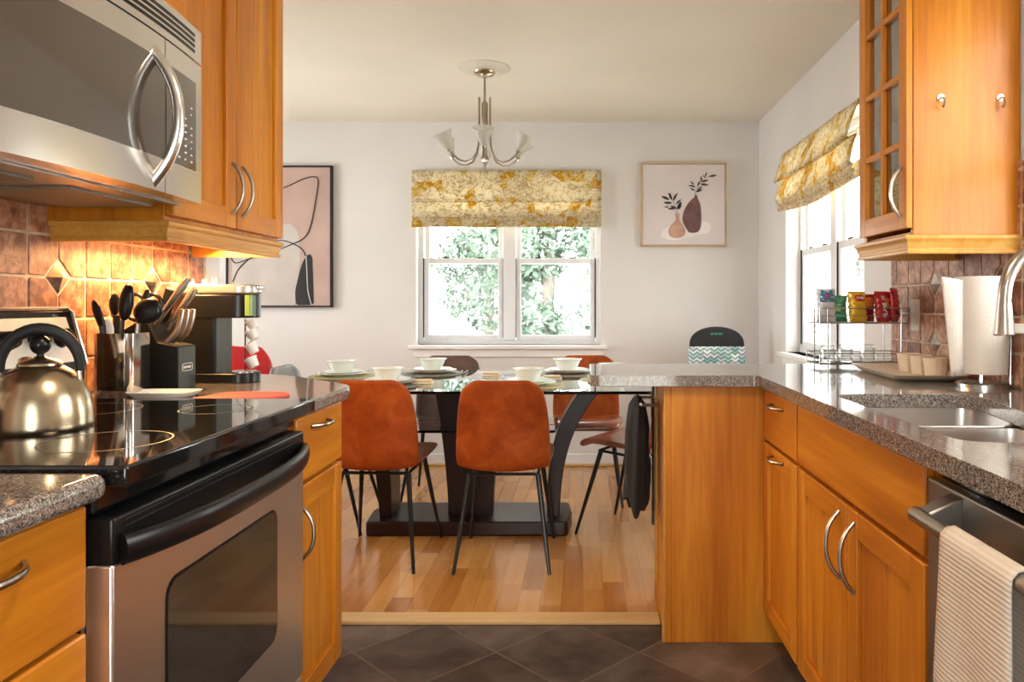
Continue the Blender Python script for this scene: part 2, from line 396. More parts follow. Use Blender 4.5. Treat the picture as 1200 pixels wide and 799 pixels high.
M['greentext'] = plain('green_print', (.05, .42, .26), .6)
M['mat'] = plain('gold_placemat', (.42, .36, .17), .5, var=.25, vs=80)
M['matgrey'] = plain('grey_placemat', (.24, .24, .20), .6, var=.15, vs=80)
M['platerim'] = plain('beige_plate', (.36, .28, .20), .3, var=.1)
M['napkin'] = plain('cream_napkin', (.74, .68, .52), .8)
M['outlet'] = plain('outlet_plastic', (.74, .68, .60), .4)
M['leaf'] = plain('tree_leaves', (.115, .165, .125), .6, var=.3, vs=2)
M['bark'] = plain('bark', (.13, .12, .10), .9, var=.2)
M['lawn'] = plain('pale_patio', (.50, .49, .44), .9, var=.2, vs=3)
M['concrete'] = plain('pale_concrete', (.6, .58, .54), .85)
def emis(name, col, st):
    m, nt, bs = nt_mat(name); bs.inputs['Base Color'].default_value = col + (1,); bs.inputs['Emission Color'].default_value = col + (1,); bs.inputs['Emission Strength'].default_value = st; return m

# ------------------------------------------------------------------ the room
XW, YB, ZC, XL, XD = 1.25, 5.28, 2.44, -1.345, -3.2
YF = -1.6
W1 = (-1.185, .125, .855, 2.06)            # dining window in the back wall: x0 x1 z0 z1
W2 = (3.30, 4.57, .855, 2.06)              # side window: y0 y1 z0 z1
W3 = (1.00, 2.04, 1.10, 2.12)              # window over the sink
DR = (-.45, .45, 0.02, 2.05)              # added glazed door behind the camera, lets in frontal light
struct(MB().box(XD, XW, 2.70, YB, -.05, 0).build('floor', M['oakfloor'], smooth=0))
struct(MB().box(XL, XW, YF, 2.70, -.05, 0).build('floor_kitchen', M['slate'], smooth=0))
struct(MB().box(XD-.15, XW+.15, YF-.15, YB+.15, ZC, ZC+.1).build('ceiling', M['ceil'], smooth=0))
def wall_hole(name, ax, p0, p1, a0, a1, holes):
    mb = MB()
    hs = [[(h[0], h[2]), (h[1], h[2]), (h[1], h[3]), (h[0], h[3])] for h in holes]
    mb.prism([(a0, 0), (a1, 0), (a1, ZC), (a0, ZC)], p0, p1, ax, holes=hs)
    return struct(mb.build(name, M['wall'], smooth=0))
wall_hole('wall_back', 'Y', YB, YB+.15, XD-.15, XW+.15, [W1])
wall_hole('wall_right', 'X', XW, XW+.15, YF, YB, [W2, W3])
wall_hole('wall_front', 'Y', YF-.15, YF, XL-.12, XW+.15, [DR])
struct(MB().box(XL-.12, XL, YF, 2.75, 0, ZC).build('wall_left', M['wall'], smooth=0))
struct(MB().box(XD, XL-.12, 2.63, 2.75, 0, ZC).build('wall_partition', M['wall'], smooth=0))
W4 = (3.2, 4.8, .855, 2.06)             # added unseen window, sends daylight across the dining room
wall_hole('wall_dining_left', 'X', XD-.15, XD, 2.63, YB, [W4])
struct(MB().box(-1.30, .28, 2.665, 2.75, 0, .014).build('trim_1', M['trimwood'], bev=.004))
for nm, b in (('baseboard_back', (XD, XW, YB-.018, YB, 0, .085)), ('baseboard_right', (XW-.018, XW, 2.97, YB-.018, 0, .085)), ('baseboard_left', (XD, XD+.018, 2.75, YB-.018, 0, .085))):
    struct(MB().box(*b).build(nm, M['white'], bev=.005))
struct(MB().box(XD, XW-.02, YB-.034, YB-.018, 0, .02).build('trim_2', M['trimwood'], bev=.006))

def window(name, F, a0, a1, z0, z1, twin=True, sill=True, rail=1.457):
    # F plane at interior wall face; outward sign points into the room; frame sits .09 deeper
    fr = MB(); d0, d1 = -.14, -.085
    fb(fr, F, a0, a0+.035, z0, z1, d0, d1); fb(fr, F, a1-.035, a1, z0, z1, d0, d1)
    fb(fr, F, a0+.035, a1-.035, z1-.035, z1, d0, d1); fb(fr, F, a0+.035, a1-.035, z0, z0+.03, d0, d1)
    units = [(a0+.035, a1-.035)]
    if twin:
        mid = (a0+a1)/2; fb(fr, F, mid-.045, mid+.045, z0+.03, z1-.035, d0, d1+.01); units = [(a0+.035, mid-.045), (mid+.045, a1-.035)]
    o = struct(fr.build(name, M['vinyl'], bev=.003))
    for (u0, u1) in units:
        for lo, hi, w0, w1, nm in ((rail-.02, z1-.035, -.135, -.115, 'upper_sash'), (z0+.03, rail+.02, -.112, -.088, 'lower_sash')):
            s_ = MB(); t = .038
            fb(s_, F, u0+.004, u0+t, lo, hi, w0, w1); fb(s_, F, u1-t, u1-.004, lo, hi, w0, w1)
            fb(s_, F, u0+t, u1-t, lo, lo+t, w0, w1); fb(s_, F, u0+t, u1-t, hi-t, hi, w0, w1)
            so = s_.build(nm, M['vinyl'], o, bev=.003)
            g = MB(); fb(g, F, u0+t, u1-t, lo+t, hi-t, (w0+w1)/2-.002, (w0+w1)/2+.002); g.build('glass', M['pane'], so, smooth=0)
        for q in (.28, .72):
            l = MB(); uc = u0 + (u1-u0)*q; fb(l, F, uc-.02, uc+.02, rail+.02, rail+.03, -.108, -.09); l.build('sash_lock', M['rubber'], o, bev=.002)
        for ue in (u0, u1):                       # dark weatherstrip in the track beside the lower sash
            l = MB(); fb(l, F, ue-.004, ue+.004, z0+.05, rail+.02, -.0885, -.080); l.build('track', M['rubber'], o)
    if sill:
        s_ = MB(); fb(s_, F, a0-.05, a1+.05, z0-.028, z0, -.0, .045); fb(s_, F, a0, a1, z0-.02, z0, -.085, 0)
        s_.build('window_sill', M['white'], o, bev=.005)
        s_ = MB(); fb(s_, F, a0-.02, a1+.02, z0-.085, z0-.028, 0, .016); s_.build('apron', M['white'], o, bev=.004)
    return o
window('window_1', ('Y', YB, -1), *W1)
window('window_2', ('X', XW, -1), *W2)
window('window_3', ('X', XW, -1), *W3, twin=False, rail=1.6)
window('added_window', ('X', XD, 1), *W4)
# unseen door added behind the camera for soft frontal light
F = ('Y', YF, 1); d = MB()
for a, b in ((-.45, -.35), (.35, .45)): fb(d, F, a, b, .02, 2.05, -.12, -.06)
fb(d, F, -.35, .35, 1.93, 2.05, -.12, -.06); fb(d, F, -.35, .35, .02, .30, -.12, -.06)
do = struct(d.build('added_door', M['vinyl'], bev=.004))
g = MB(); fb(g, F, -.35, .35, .30, 1.93, -.095, -.09); g.build('glass', M['pane'], do, smooth=0)

# ------------------------------------------------------------------ tiled backsplashes
def backsplash(name, F, y0, y1, z0, z1, diamonds):
    ax, p, s = F; g = MB(); fb(g, F, y0, y1, z0, z1, 0, .0098); root = struct(g.build(name, M['grout'], smooth=0))
    A, B, g_ = .104, .105, .0032; oy = 1.887; oz = 1.223; R = .048
    t = MB()
    nodes = [(dy, dz) for dy, dz in diamonds]
    iy0 = math.floor((y0-oy)/A); iy1 = math.ceil((y1-oy)/A); iz0 = math.floor((z0-oz)/B); iz1 = math.ceil((z1-oz)/B)
    for i in range(iy0, iy1):
        for j in range(iz0, iz1):
            a0, a1, b0, b1 = oy+i*A, oy+(i+1)*A, oz+j*B, oz+(j+1)*B
            c0, c1, e0, e1 = max(a0, y0)+g_, min(a1, y1)-g_, max(b0, z0)+g_, min(b1, z1)-g_
            if c1-c0 < .012 or e1-e0 < .012: continue
            pts = []
            for (u, v, cu, cv, su, sv) in ((c0, e0, a0, b0, 1, 1), (c1, e0, a1, b0, -1, 1), (c1, e1, a1, b1, -1, -1), (c0, e1, a0, b1, 1, -1)):
                if any(abs(cu-n[0]) < .01 and abs(cv-n[1]) < .01 for n in nodes) and c1-c0 > .08 and e1-e0 > .08:
                    q = [(cu+su*R, v), (u, cv+sv*R)]
                else:
                    j_ = .003 + random.random()*.003; q = [(u+su*j_, v), (u, v+sv*j_)]
                if (su, sv) in ((1, 1), (-1, -1)): q = q[::-1]
                pts += q
            h = .0118 + random.random()*.002
            t.prism(pts, p+s*.006, p+s*h, ax)
    t.build('tile_face', M['tile'], root, bev=.0025)
    for dy, dz in nodes:
        dm = MB(); r = .043; c = [fp(F, dy, dz+r, .011), fp(F, dy+r*.98, dz, .011), fp(F, dy, dz-r, .011), fp(F, dy-r*.98, dz, .011)]
        vs = [dm.bm.verts.new(q) for q in c]; base_ = [dm.bm.verts.new(fp(F, *uv)) for uv in ((dy, dz+r, .006), (dy+r*.98, dz, .006), (dy, dz-r, .006), (dy-r*.98, dz, .006))]
        top = dm.bm.verts.new(fp(F, dy, dz, .024))
        for q in range(4):
            dm.bm.faces.new((vs[q], vs[(q+1) % 4], top)); dm.bm.faces.new((base_[q], base_[(q+1) % 4], vs[(q+1) % 4], vs[q]))
        dm.bm.faces.new(base_)
        dm.build('diamond_insert', M['dome'], root, smooth=0)
    return root
DZ = (1.223, 1.013)
dl = [(1.887+.416*k, z) for k in range(-2, 2) for z in DZ]
backsplash('backsplash_left', ('X', XL, 1), .45, 2.63, .914, 1.56, dl)
dr = [(1.887+.104*7+.416*k, z) for k in range(-1, 1) for z in DZ] + []
backsplash('backsplash_right', ('X', XW, -1), 2.06, 2.985, .914, 1.56, dr)
backsplash('backsplash_sink', ('X', XW, -1), .4, 2.06, .914, 1.085, [])

# ------------------------------------------------------------------ cabinets
def bow(mb, F, u, v, length, horiz=False, out=.032, r=.0052):
    n = 12; P = []
    for i in range(n + 1):
        t = -1 + 2*i/n; w = out*(1 - abs(t)**2.4) + .001
        q = t*length/2
        P.append(fp(F, u+q, v, w) if horiz else fp(F, u, v+q, w))
    return mb.tube(P, r, 10, flat=.8)
def shaker(F, u0, u1, v0, v1, t=.02, fw=.06, groove=True):
    mb = MB(); fb(mb, F, u0, u0+fw, v0, v1, 0, t, 0); fb(mb, F, u1-fw, u1, v0, v1, 0, t, 0)
    fb(mb, F, u0+fw, u1-fw, v0, v0+fw, 0, t-.0005, 1); fb(mb, F, u0+fw, u1-fw, v1-fw, v1, 0, t-.0005, 1)
    a, b = u0+fw, u1-fw
    if groove and b-a > .08:
        n = 2; wdt = (b-a)/n
        for i in range(n): fb(mb, F, a+i*wdt+.002*(i > 0), a+(i+1)*wdt-.002*(i < n-1), v0+fw, v1-fw, 0, t-.011)
        fb(mb, F, a, b, v0+fw, v1-fw, 0, t-.014)
    else: fb(mb, F, a, b, v0+fw, v1-fw, 0, t-.011)
    return mb
def HM(F): return M['maple' + ('Y' if F[0] == 'X' else 'X')]
def door(parent, F, u0, u1, v0, v1, hu=None, hv=None, hl=.14, horiz=False, fw=.06):
    d = shaker(F, u0, u1, v0, v1, fw=fw).build('door', [M['mapleZ'], HM(F)], parent, bev=.0025)
    if hu is not None: bow(MB(), (F[0], F[1]+F[2]*.02, F[2]), hu, hv, hl, horiz).build('handle', M['nickel'], d)
    return d
def drawer(parent, F, u0, u1, v0, v1, hu=None, hv=None, hl=.11):
    mb = MB(); fb(mb, F, u0, u1, v0, v1, 0, .02); d = mb.build('drawer', HM(F), parent, bev=.004)
    if hu is not None: bow(MB(), (F[0], F[1]+F[2]*.02, F[2]), hu, hv, hl, True).build('handle', M['nickel'], d)
    return d
def rail_mould(parent, pts, z0, z1, mat):
    # light-rail moulding swept along a plan polyline (list of xy), outward to its right-hand side
    prof = [(0, 0), (.020, 0), (.022, .004), (.022, .009), (.018, .012), (.018, .017), (.023, .024), (.023, .033), (.028, .037), (.030, .041), (.030, .047), (.026, .050), (0, .050)]
    k = (z1-z0)/.05; mb = MB(); V = [Vector(p) for p in pts]; n = len(V); rings = []
    for i in range(n):
        d1 = (V[i]-V[i-1]).normalized() if i else None; d2 = (V[i+1]-V[i]).normalized() if i < n-1 else None
        n1 = Vector((d1.y, -d1.x)) if d1 else None; n2 = Vector((d2.y, -d2.x)) if d2 else None
        nn = n1 if n2 is None else n2 if n1 is None else (n1+n2).normalized() / max(.3, (n1+n2).normalized().dot(n1))
        rings.append([mb.bm.verts.new((V[i].x+nn.x*a, V[i].y+nn.y*a, z0+b*k)) for a, b in prof])
    m_ = len(prof)
    for a, b in zip(rings, rings[1:]):
        for j in range(m_): mb.bm.faces.new((a[j], a[(j+1) % m_], b[(j+1) % m_], b[j]))
    mb.bm.faces.new(rings[0]); mb.bm.faces.new(rings[-1][::-1])
    return mb.build('moulding', mat, parent, smooth=50)
FR = ('X', .633, -1); FL = ('X', -.737, 1)
# --- right run
t = thing('base_cabinet', 'wide maple base cabinet under the sink with two doors and a false drawer front', 'cabinet', (.94, 1.72, 0), world=True)
mb = MB(); mb.box(.633, 1.24, 1.325, 1.345, .10, .876).box(.633, 1.24, 2.11, 2.128, .10, .876).box(.633, 1.24, 1.345, 2.11, .10, .12).box(.633, .651, 1.345, 2.11, .12, .17).box(.633, .651, 1.345, 2.11, .665, .700).box(.633, .651, 1.345, 2.11, .12, .60); mb.build('body', M['mapleZ'], t)
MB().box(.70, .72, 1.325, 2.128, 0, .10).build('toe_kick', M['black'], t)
drawer(t, FR, 1.333, 2.122, .700, .866)
door(t, FR, 1.333, 1.724, .115, .688, 1.675, .583, .16); door(t, FR, 1.730, 2.122, .115, .688, 1.772, .583, .16)
t = thing('base_cabinet', 'narrow maple cabinet with a small drawer above a pull-out door, in the inside corner', 'cabinet', (.94, 2.32, 0), world=True)
MB().box(.633, 1.24, 2.131, 2.526, .10, .876).build('body', M['mapleZ'], t)
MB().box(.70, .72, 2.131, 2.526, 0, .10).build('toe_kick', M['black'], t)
drawer(t, FR, 2.138, 2.52, .700, .866, 2.33, .83, .12)
door(t, FR, 2.138, 2.52, .115, .688, 2.33, .664, .12, True, fw=.055)
# --- peninsula
t = thing('peninsula_cabinet', 'tall plain maple end panel cabinet carrying the end of the stone peninsula', 'cabinet', (.70, 2.74, 0), world=True)
MB().box(.300, 1.24, 2.53, 2.548, 0, .876).box(.61, .628, 2.548, 2.93, 0, .876).box(.628, 1.24, 2.912, 2.93, 0, .876).build('body', M['mapleZ'], t, bev=.002)
MB().box(.282, .300, 2.53, 2.91, .0, .876).build('side_panel', M['mapleZ'], t, bev=.002)
MB().box(.276, .282, 2.53, 2.56, 0, .876).box(.276, .282, 2.80, 2.86, .10, .876).build('side_stile', M['moulding'], t, bev=.0015)
MB().box(.272, .276, 2.528, 2.56, 0, .11).build('base_block', M['moulding'], t, bev=.001)
t = thing('towel_bar', 'steel towel bar on the left side of the peninsula, under the hanging black cloth', 'towel bar', (.25, 2.76, .8), world=True)
MB().tube([(.276, 2.655, .792), (.212, 2.655, .792), (.208, 2.66, .792), (.208, 2.865, .792), (.212, 2.87, .792), (.276, 2.87, .792)], .006).build('bar', M['nickel'], t)
MB().box(.266, .276, 2.865, 2.905, .30, .868).build('mounting_strip', M['blackgloss'], t, bev=.002)
# --- left run
t = thing('base_cabinet', 'maple base cabinet left of the oven, nearest the camera, with stacked drawers', 'cabinet', (-1.0, .78, 0), world=True)
MB().box(-1.335, -.737, .46, 1.078, .10, .876).build('body', M['mapleZ'], t)
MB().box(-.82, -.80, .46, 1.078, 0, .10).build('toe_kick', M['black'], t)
drawer(t, FL, .70, 1.074, .690, .866, .885, .826, .13); drawer(t, FL, .70, 1.074, .41, .682, .885, .60, .13); drawer(t, FL, .70, 1.074, .115, .402, .885, .32, .13)
door(t, FL, .466, .694, .115, .866, .66, .78)
t = thing('base_cabinet', 'maple base cabinet right of the oven with one drawer and one door, angled end', 'cabinet', (-1.0, 2.1, 0), world=True)
MB().prism([(-1.335, 1.852), (-.737, 1.852), (-.737, 2.215), (-1.0, 2.48), (-1.335, 2.50)], .10, .876).build('body', M['mapleZ'], t)
MB().prism([(-1.335, 1.86), (-.80, 1.86), (-.80, 2.19), (-1.03, 2.42), (-1.335, 2.44)], 0, .10).build('toe_kick', M['black'], t)
drawer(t, FL, 1.858, 2.21, .700, .866, 2.02, .832, .12)
door(t, FL, 1.858, 2.21, .115, .688, 1.888, .572, .135)
# --- worktops
t = thing('worktop', 'short speckled grey granite worktop left of the cooktop, nearest the camera', 'worktop', (-1.0, .78, .876), world=True)
MB().prism(round_poly([(-1.330, .45), (-.682, .45), (-.682, 1.079), (-1.330, 1.079)], [0, .02, .03, 0]), .877, .914).build('slab', M['granite'], t, bev=.014, seg=5)
t = thing('worktop', 'speckled grey granite worktop with clipped corner between cooktop and dining room', 'worktop', (-1.0, 2.1, .876), world=True)
MB().prism(round_poly([(-1.330, 1.849), (-.682, 1.849), (-.682, 2.20), (-.745, 2.275), (-.98, 2.50), (-1.05, 2.54), (-1.330, 2.56)], [0, .012, .05, .03, .05, .04, 0]), .877, .914).build('slab', M['granite'], t, bev=.014, seg=5)
SINK = [(.668, 1.30), (.95, 1.31), (.975, 1.40), (.975, 1.62), (1.02, 1.83), (1.045, 1.99), (.665, 1.99)]
cut = round_poly(SINK, [.07, .06, .04, .05, .05, .07, .07], 6)
t = thing('worktop', 'long L-shaped speckled granite worktop with sink cut-out and peninsula', 'worktop', (.9, 1.7, .876), world=True)
outl = round_poly([(.59, .42), (1.236, .42), (1.236, 2.97), (.026, 2.97), (.026, 2.49), (.59, 2.49)], [0, 0, 0, .03, .03, .02])
MB().prism(outl, .877, .914, holes=[cut]).build('slab', M['granite'], t, bev=.013, seg=5)
struct(MB().box(.61, 1.24, .42, .44, 0, .876).build('trim_3', M['mapleZ']))
# --- sink
t = thing('sink', 'undermount stainless double bowl sink sunk in the granite worktop', 'sink', (.83, 1.65, .70), world=True)
def bowl(name, pts, z0, z1, r):
    mb = MB(); P = round_poly(pts, r, 5); n = len(P); cx = sum(p[0] for p in P)/n; cy = sum(p[1] for p in P)/n
    def ring(sc, z, add=0): return [mb.bm.verts.new((cx+(p[0]-cx)*sc, cy+(p[1]-cy)*sc, z)) for p in P]
    R = [ring(1.08, z1), ring(1.0, z1), ring(.985, z1-.02), ring(.96, z0+.03), ring(.90, z0+.006), ring(.3, z0), ring(.12, z0-.004)]
    for a, b in zip(R, R[1:]):
        for i in range(n): mb.bm.faces.new((a[i], a[(i+1) % n], b[(i+1) % n], b[i]))
    mb.bm.faces.new(R[-1])
    o = mb.build(name, M['steelsink'], t, smooth=50, solid=.0015)
    MB().lathe([(0, z0+.002), (.035, z0+.004), (.042, z0+.003), (.042, z0-.004)], (cx, cy, 0)).build('drain', M['nickel'], o)
    return o
bowl('far_bowl', [(.66, 1.71), (1.0, 1.71), (1.05, 2.0), (.66, 2.0)], .70, .8755, .05)
bowl('near_bowl', [(.66, 1.29), (.955, 1.29), (.985, 1.40), (.985, 1.67), (.66, 1.67)], .70, .8755, .05)
MB().box(.67, .99, 1.672, 1.708, .845, .868).build('divider', M['steelsink'], t, bev=.006, seg=3)
# --- faucet
t = thing('faucet', 'brushed nickel gooseneck pull-down faucet arching in from the right edge', 'faucet', (1.14, 1.68, .914), world=True)
MB().lathe([(0, .914), (.03, .914), (.03, .922), (.022, .93), (.019, .99), (.017, 1.0), (0, 1.0)], (1.14, 1.68, 0)).build('base', M['nickel'], t)
P = [(1.14, 1.68, .99), (1.14, 1.68, 1.16)] + [(1.047+.093*math.cos(a), 1.68, 1.17+.115*math.sin(a)) for a in [PI*k/16 for k in range(17)]] + [(.953, 1.68, 1.155)]
MB().tube(P, .0145, 16).build('spout', M['nickel'], t)
MB().lathe([(0, 1.158), (.0155, 1.158), (.016, 1.15), (.021, 1.10), (.0225, 1.088), (.020, 1.084), (.018, 1.088), (0, 1.088)], (.953, 1.68, 0)).build('spray_head', M['nickel'], t)
MB().tube([(1.155, 1.68, .965), (1.17, 1.64, .985), (1.175, 1.60, 1.03)], [.009, .007, .006]).build('lever', M['nickel'], t)

# --- dishwasher + towel
t = thing('dishwasher', 'dark stainless dishwasher with long bar handle under the right worktop', 'dishwasher', (.9, 1.02, 0), world=True)
MB().box(.64, 1.23, .722, 1.320, .10, .850).build('body', M['black'], t)
MB().box(.70, .72, .722, 1.32, 0, .10).build('toe_kick', M['black'], t)
dd = MB().box(.612, .638, .724, 1.318, .115, .850).build('door', M['steeldw'], t, bev=.004)
MB().tube([(.552, .78, .808), (.552, 1.235, .808)], .0135, 16).build('handle', M['nickel'], dd, bev=.003)
for a, b in ((1.195, 1.232), (.785, .815)): MB().prism([(.555, .797), (.613, .772), (.613, .845), (.555, .819)], a, b, 'Y').build('handle_bracket', M['steeldw'], dd, bev=.003)
mb = MB()
def tw(u, v):
    # v along the cloth front bottom -> over the bar -> back bottom ; u across
    L = v*.78; y = 1.118 - .195*u
    if L < .50: x = .5345; z = .808 - (.50-L); x += .006*math.sin(u*9+z*6)*(.5-L)/.5 - .012*(.5-L)
    elif L < .558: a = (L-.50)/.058*PI; x = .552-.0175*math.cos(a); z = .808+.0175*math.sin(a)
    else: x = .5695+.001; z = .808-(L-.558)
    y += .010*math.sin(v*7) * (1 if u < .5 else -.6) + (.012*(v-.5)*(1-2*u))
    return (x, y, z)
mb.grid(tw, 14, 60)
tag(mb.build('hand_towel', M['towel'], smooth=60, solid=.003, off=0), 'cream ribbed hand towel folded over the dishwasher handle', 'towel')

# --- range
t = thing('range_cooker', 'freestanding electric range with black glass cooktop and stainless oven door', 'oven', (-1.0, 1.465, 0), world=True)
MB().box(-1.31, -.735, 1.086, 1.843, .02, .887).build('body', M['black'], t, bev=.002)
MB().box(-1.20, -.80, 1.10, 1.83, 0, .02).build('base', M['black'], t)
MB().box(-1.24, -.665, 1.083, 1.846, .888, .921).build('cooktop', M['blackgloss'], t, bev=.005, seg=3)
MB().box(-.735, -.715, 1.088, 1.841, .846, .888).build('front_rail', M['blackgloss'], t, bev=.008, seg=3)
gp = plain('grey_print', (.035, .033, .03), .3)
for cx, cy, r in ((-.82, 1.28, .10), (-.82, 1.66, .075), (-1.10, 1.66, .10)):
    b = MB().lathe([(r-.0015, .9212), (r+.0015, .9212), (r+.0015, .9214), (r-.0015, .9214), (r-.0015, .9212)], (cx, cy, 0), 48)
    b.build('burner_marking', gp, t)
d = MB().box(-.733, -.692, 1.092, 1.838, .245, .772).build('oven_door', M['steel'], t, bev=.004)
w = MB(); w.prism(rrect(1.235, 1.675, .405, .693, .03), -.6925, -.6895, 'X'); w.build('oven_window', M['ovenglass'], d)
w = MB(); w.prism(rrect(1.230, 1.680, .400, .698, .033), -.6925, -.691, 'X'); w.build('window_trim', M['black'], d)
MB().box(-.733, -.690, 1.092, 1.838, .772, .843).build('door_top_panel', M['black'], d, bev=.006, seg=3)
v = MB()
for zz in (.822, .832): v.box(-.690, -.6885, 1.12, 1.81, zz, zz+.002)
v.build('vent_slot', M['rubber'], d)
n = 24; P = []
for i in range(n+1):
    a = -1+2*i/n; P.append((-.684 + .047*(1-abs(a)**3), 1.465+a*.362, .792))
h = MB(); h.tube(P, .0235, 14, flat=.5); h.build('oven_handle', M['black'], d, smooth=60)
MB().box(-.733, -.694, 1.092, 1.838, .04, .236).build('storage_drawer', M['steel'], t, bev=.004)
MB().box(-.7345, -.7325, 1.086, 1.092, .04, .84).build('side_edge', M['steel'], t)
bgd = MB(); bgd.prism([(-1.318, .90), (-1.235, .90), (-1.232, 1.005), (-1.268, 1.142), (-1.318, 1.142)], 1.090, 1.840, 'Y'); bgo = bgd.build('backguard', M['blackgloss'], t, bev=.006, seg=3)
ps = MB(); ps.bm.verts.ensure_lookup_table()
def bgp(y, s_, o=.0): # point on slanted control face
    x = -1.232 + (-1.268+1.232)*s_; z = 1.005+.137*s_; return (x + .967*o, y, z + .254*o)
vs = [ps.bm.verts.new(bgp(y, q, .0035)) for y, q in ((1.11, .08), (1.822, .08), (1.808, .86), (1.11, .86))]; vb = [ps.bm.verts.new(bgp(y, q, -.002)) for y, q in ((1.11, .08), (1.822, .08), (1.808, .86), (1.11, .86))]
ps.bm.faces.new(vs); ps.bm.faces.new(vb[::-1])
for i in range(4): ps.bm.faces.new((vs[i], vb[i], vb[(i+1) % 4], vs[(i+1) % 4]))
ps.build('control_face', plain('panel_steel', (.66, .60, .53), .42, .85), bgo, smooth=0)
R = Matrix.Rotation(math.radians(75), 3, 'Y')
for y in (1.20, 1.30, 1.60, 1.69, 1.77):
    MB().lathe([(0, .026), (.017, .026), (.019, .022), (.022, .004), (.024, 0), (0, 0)], bgp(y, .50, .004), 20, R).build('knob', M['black'], bgo)
MB().tube([bgp(1.09, 1.02, .0), bgp(1.825, 1.02, .0), bgp(1.842, .95, 0), bgp(1.846, .02, 0)], .004).build('trim', M['nickel'], bgo)

# --- microwave
t = thing('microwave', 'stainless over-the-range microwave with bowed handle and dark glass door', 'microwave', (-1.14, 1.46, 1.41), world=True)
Y0, Y1 = 1.092, 1.838
def mwarc(y): a = (y-(Y0+Y1)/2)/((Y1-Y0)/2); return -.945 + .028*(1-a*a)
def mwface(mb, y0, y1, z0, z1, back, out=0.0, n=18, mi=0):
    pts = [(mwarc(y0+(y1-y0)*i/n)+out, y0+(y1-y0)*i/n) for i in range(n+1)]
    if back is None: pts2 = [(p[0]-out-.004, p[1]) for p in pts[::-1]]
    else: pts2 = [(back, y1), (back, y0)]
    return mb.prism(pts+pts2, z0, z1, 'Z', mi=mi)
MB().box(-1.34, -.985, Y0, Y1, 1.405, 1.825).build('body', M['black'], t, bev=.003)
ul = MB(); ul.box(-1.33, -.99, Y0+.01, Y1-.01, 1.398, 1.405).build('underside', M['nickel'], t)
for a, b in ((1.13, 1.42), (1.52, 1.81)):
    MB().box(-1.27, -1.05, a, b, 1.392, 1.398).build('grease_filter', plain('filter_mesh', (.30, .25, .18), .6, .5, var=.25, vs=500), t)
mwface(MB(), Y0, Y1, 1.745, 1.825, -.985).build('top_panel', M['steelmw'], t, smooth=30)
v = MB()
for i in range(4): mwface(v, 1.20, 1.795, 1.762+i*.013, 1.769+i*.013, None, .0012)
v.build('vent_grille', M['black'], t)
d = mwface(MB(), Y0, 1.640, 1.402, 1.741, -.985).build('door', M['steelmw'], t, smooth=30)
mwface(MB(), 1.092, 1.639, 1.475, 1.690, None, .0015).build('door_window', M['mwglass'], d)
P = []
for i in range(21):
    a = -1+2*i/20; P.append((-.932 + .062*(1-abs(a)**2.2), 1.598, 1.560+a*.148))
MB().tube(P, .0125, 14, flat=.85).build('handle', M['steelmw'], d, smooth=60)
c = mwface(MB(), 1.643, Y1, 1.402, 1.741, -.985).build('control_panel', M['steelmw'], t, smooth=30)
mb = MB(); mwface(mb, 1.643, 1.80, 1.475, 1.690, None, .0015); mb.build('keypad', M['mwglass'], c)
mb = MB(); r_ = random.Random(3)
for i in range(9):
    for j in range(4):
        if r_.random() < .75:
            y = 1.668+j*.033; mwface(mb, y, y+.004+.005*r_.random(), 1.492+i*.016, 1.4955+i*.016, None, .003, 2)
mb.build('key_print', M['plastic'], c)

# --- uppers left
def uppercab(label, F, carc, doors, mould=None):
    pass
t = thing('wall_cabinet', 'maple wall cabinet directly above the microwave', 'cabinet', (-1.15, 1.46, 1.83), world=True)
MB().box(-1.34, -.972, 1.088, 1.841, 1.832, 2.42).build('body', M['mapleZ'], t, bev=.002)
FU = ('X', -.972, 1); door(t, FU, 1.092, 1.462, 1.838, 2.40); door(t, FU, 1.468, 1.838, 1.838, 2.40)
t = thing('wall_cabinet', 'tall two-door maple wall cabinet above the coffee maker with bow handles', 'cabinet', (-1.18, 2.19, 1.31), world=True)
MB().box(-1.34, -1.04, 1.844, 2.535, 1.362, 2.42).build('body', M['mapleZ'], t, bev=.002)
FU = ('X', -1.04, 1); door(t, FU, 1.850, 2.186, 1.376, 2.40, 2.157, 1.490, .15); door(t, FU, 2.192, 2.528, 1.376, 2.40, 2.222, 1.490, .15)
rail_mould(t, [(-1.325, 1.868), (-1.055, 1.868), (-1.055, 2.515), (-1.325, 2.515)][::1], 1.312, 1.364, M['moulding'])
t = thing('under_cabinet_light', 'slim warm light bar glowing under the left wall cabinet', 'light', (-1.2, 2.2, 1.36), world=True)
MB().box(-1.25, -1.19, 1.95, 2.45, 1.345, 1.361).build('housing', M['plastic'], t, bev=.003)
MB().box(-1.245, -1.195, 1.96, 2.44, 1.342, 1.345).build('diffuser', emis('warm_diffuser', (1, .62, .25), 6), t)
a = area('under_cabinet_lamp', (-1.235, 2.2, 1.338), (0, -.35, 0), .05, .5, 8.0, (1, .56, .20))
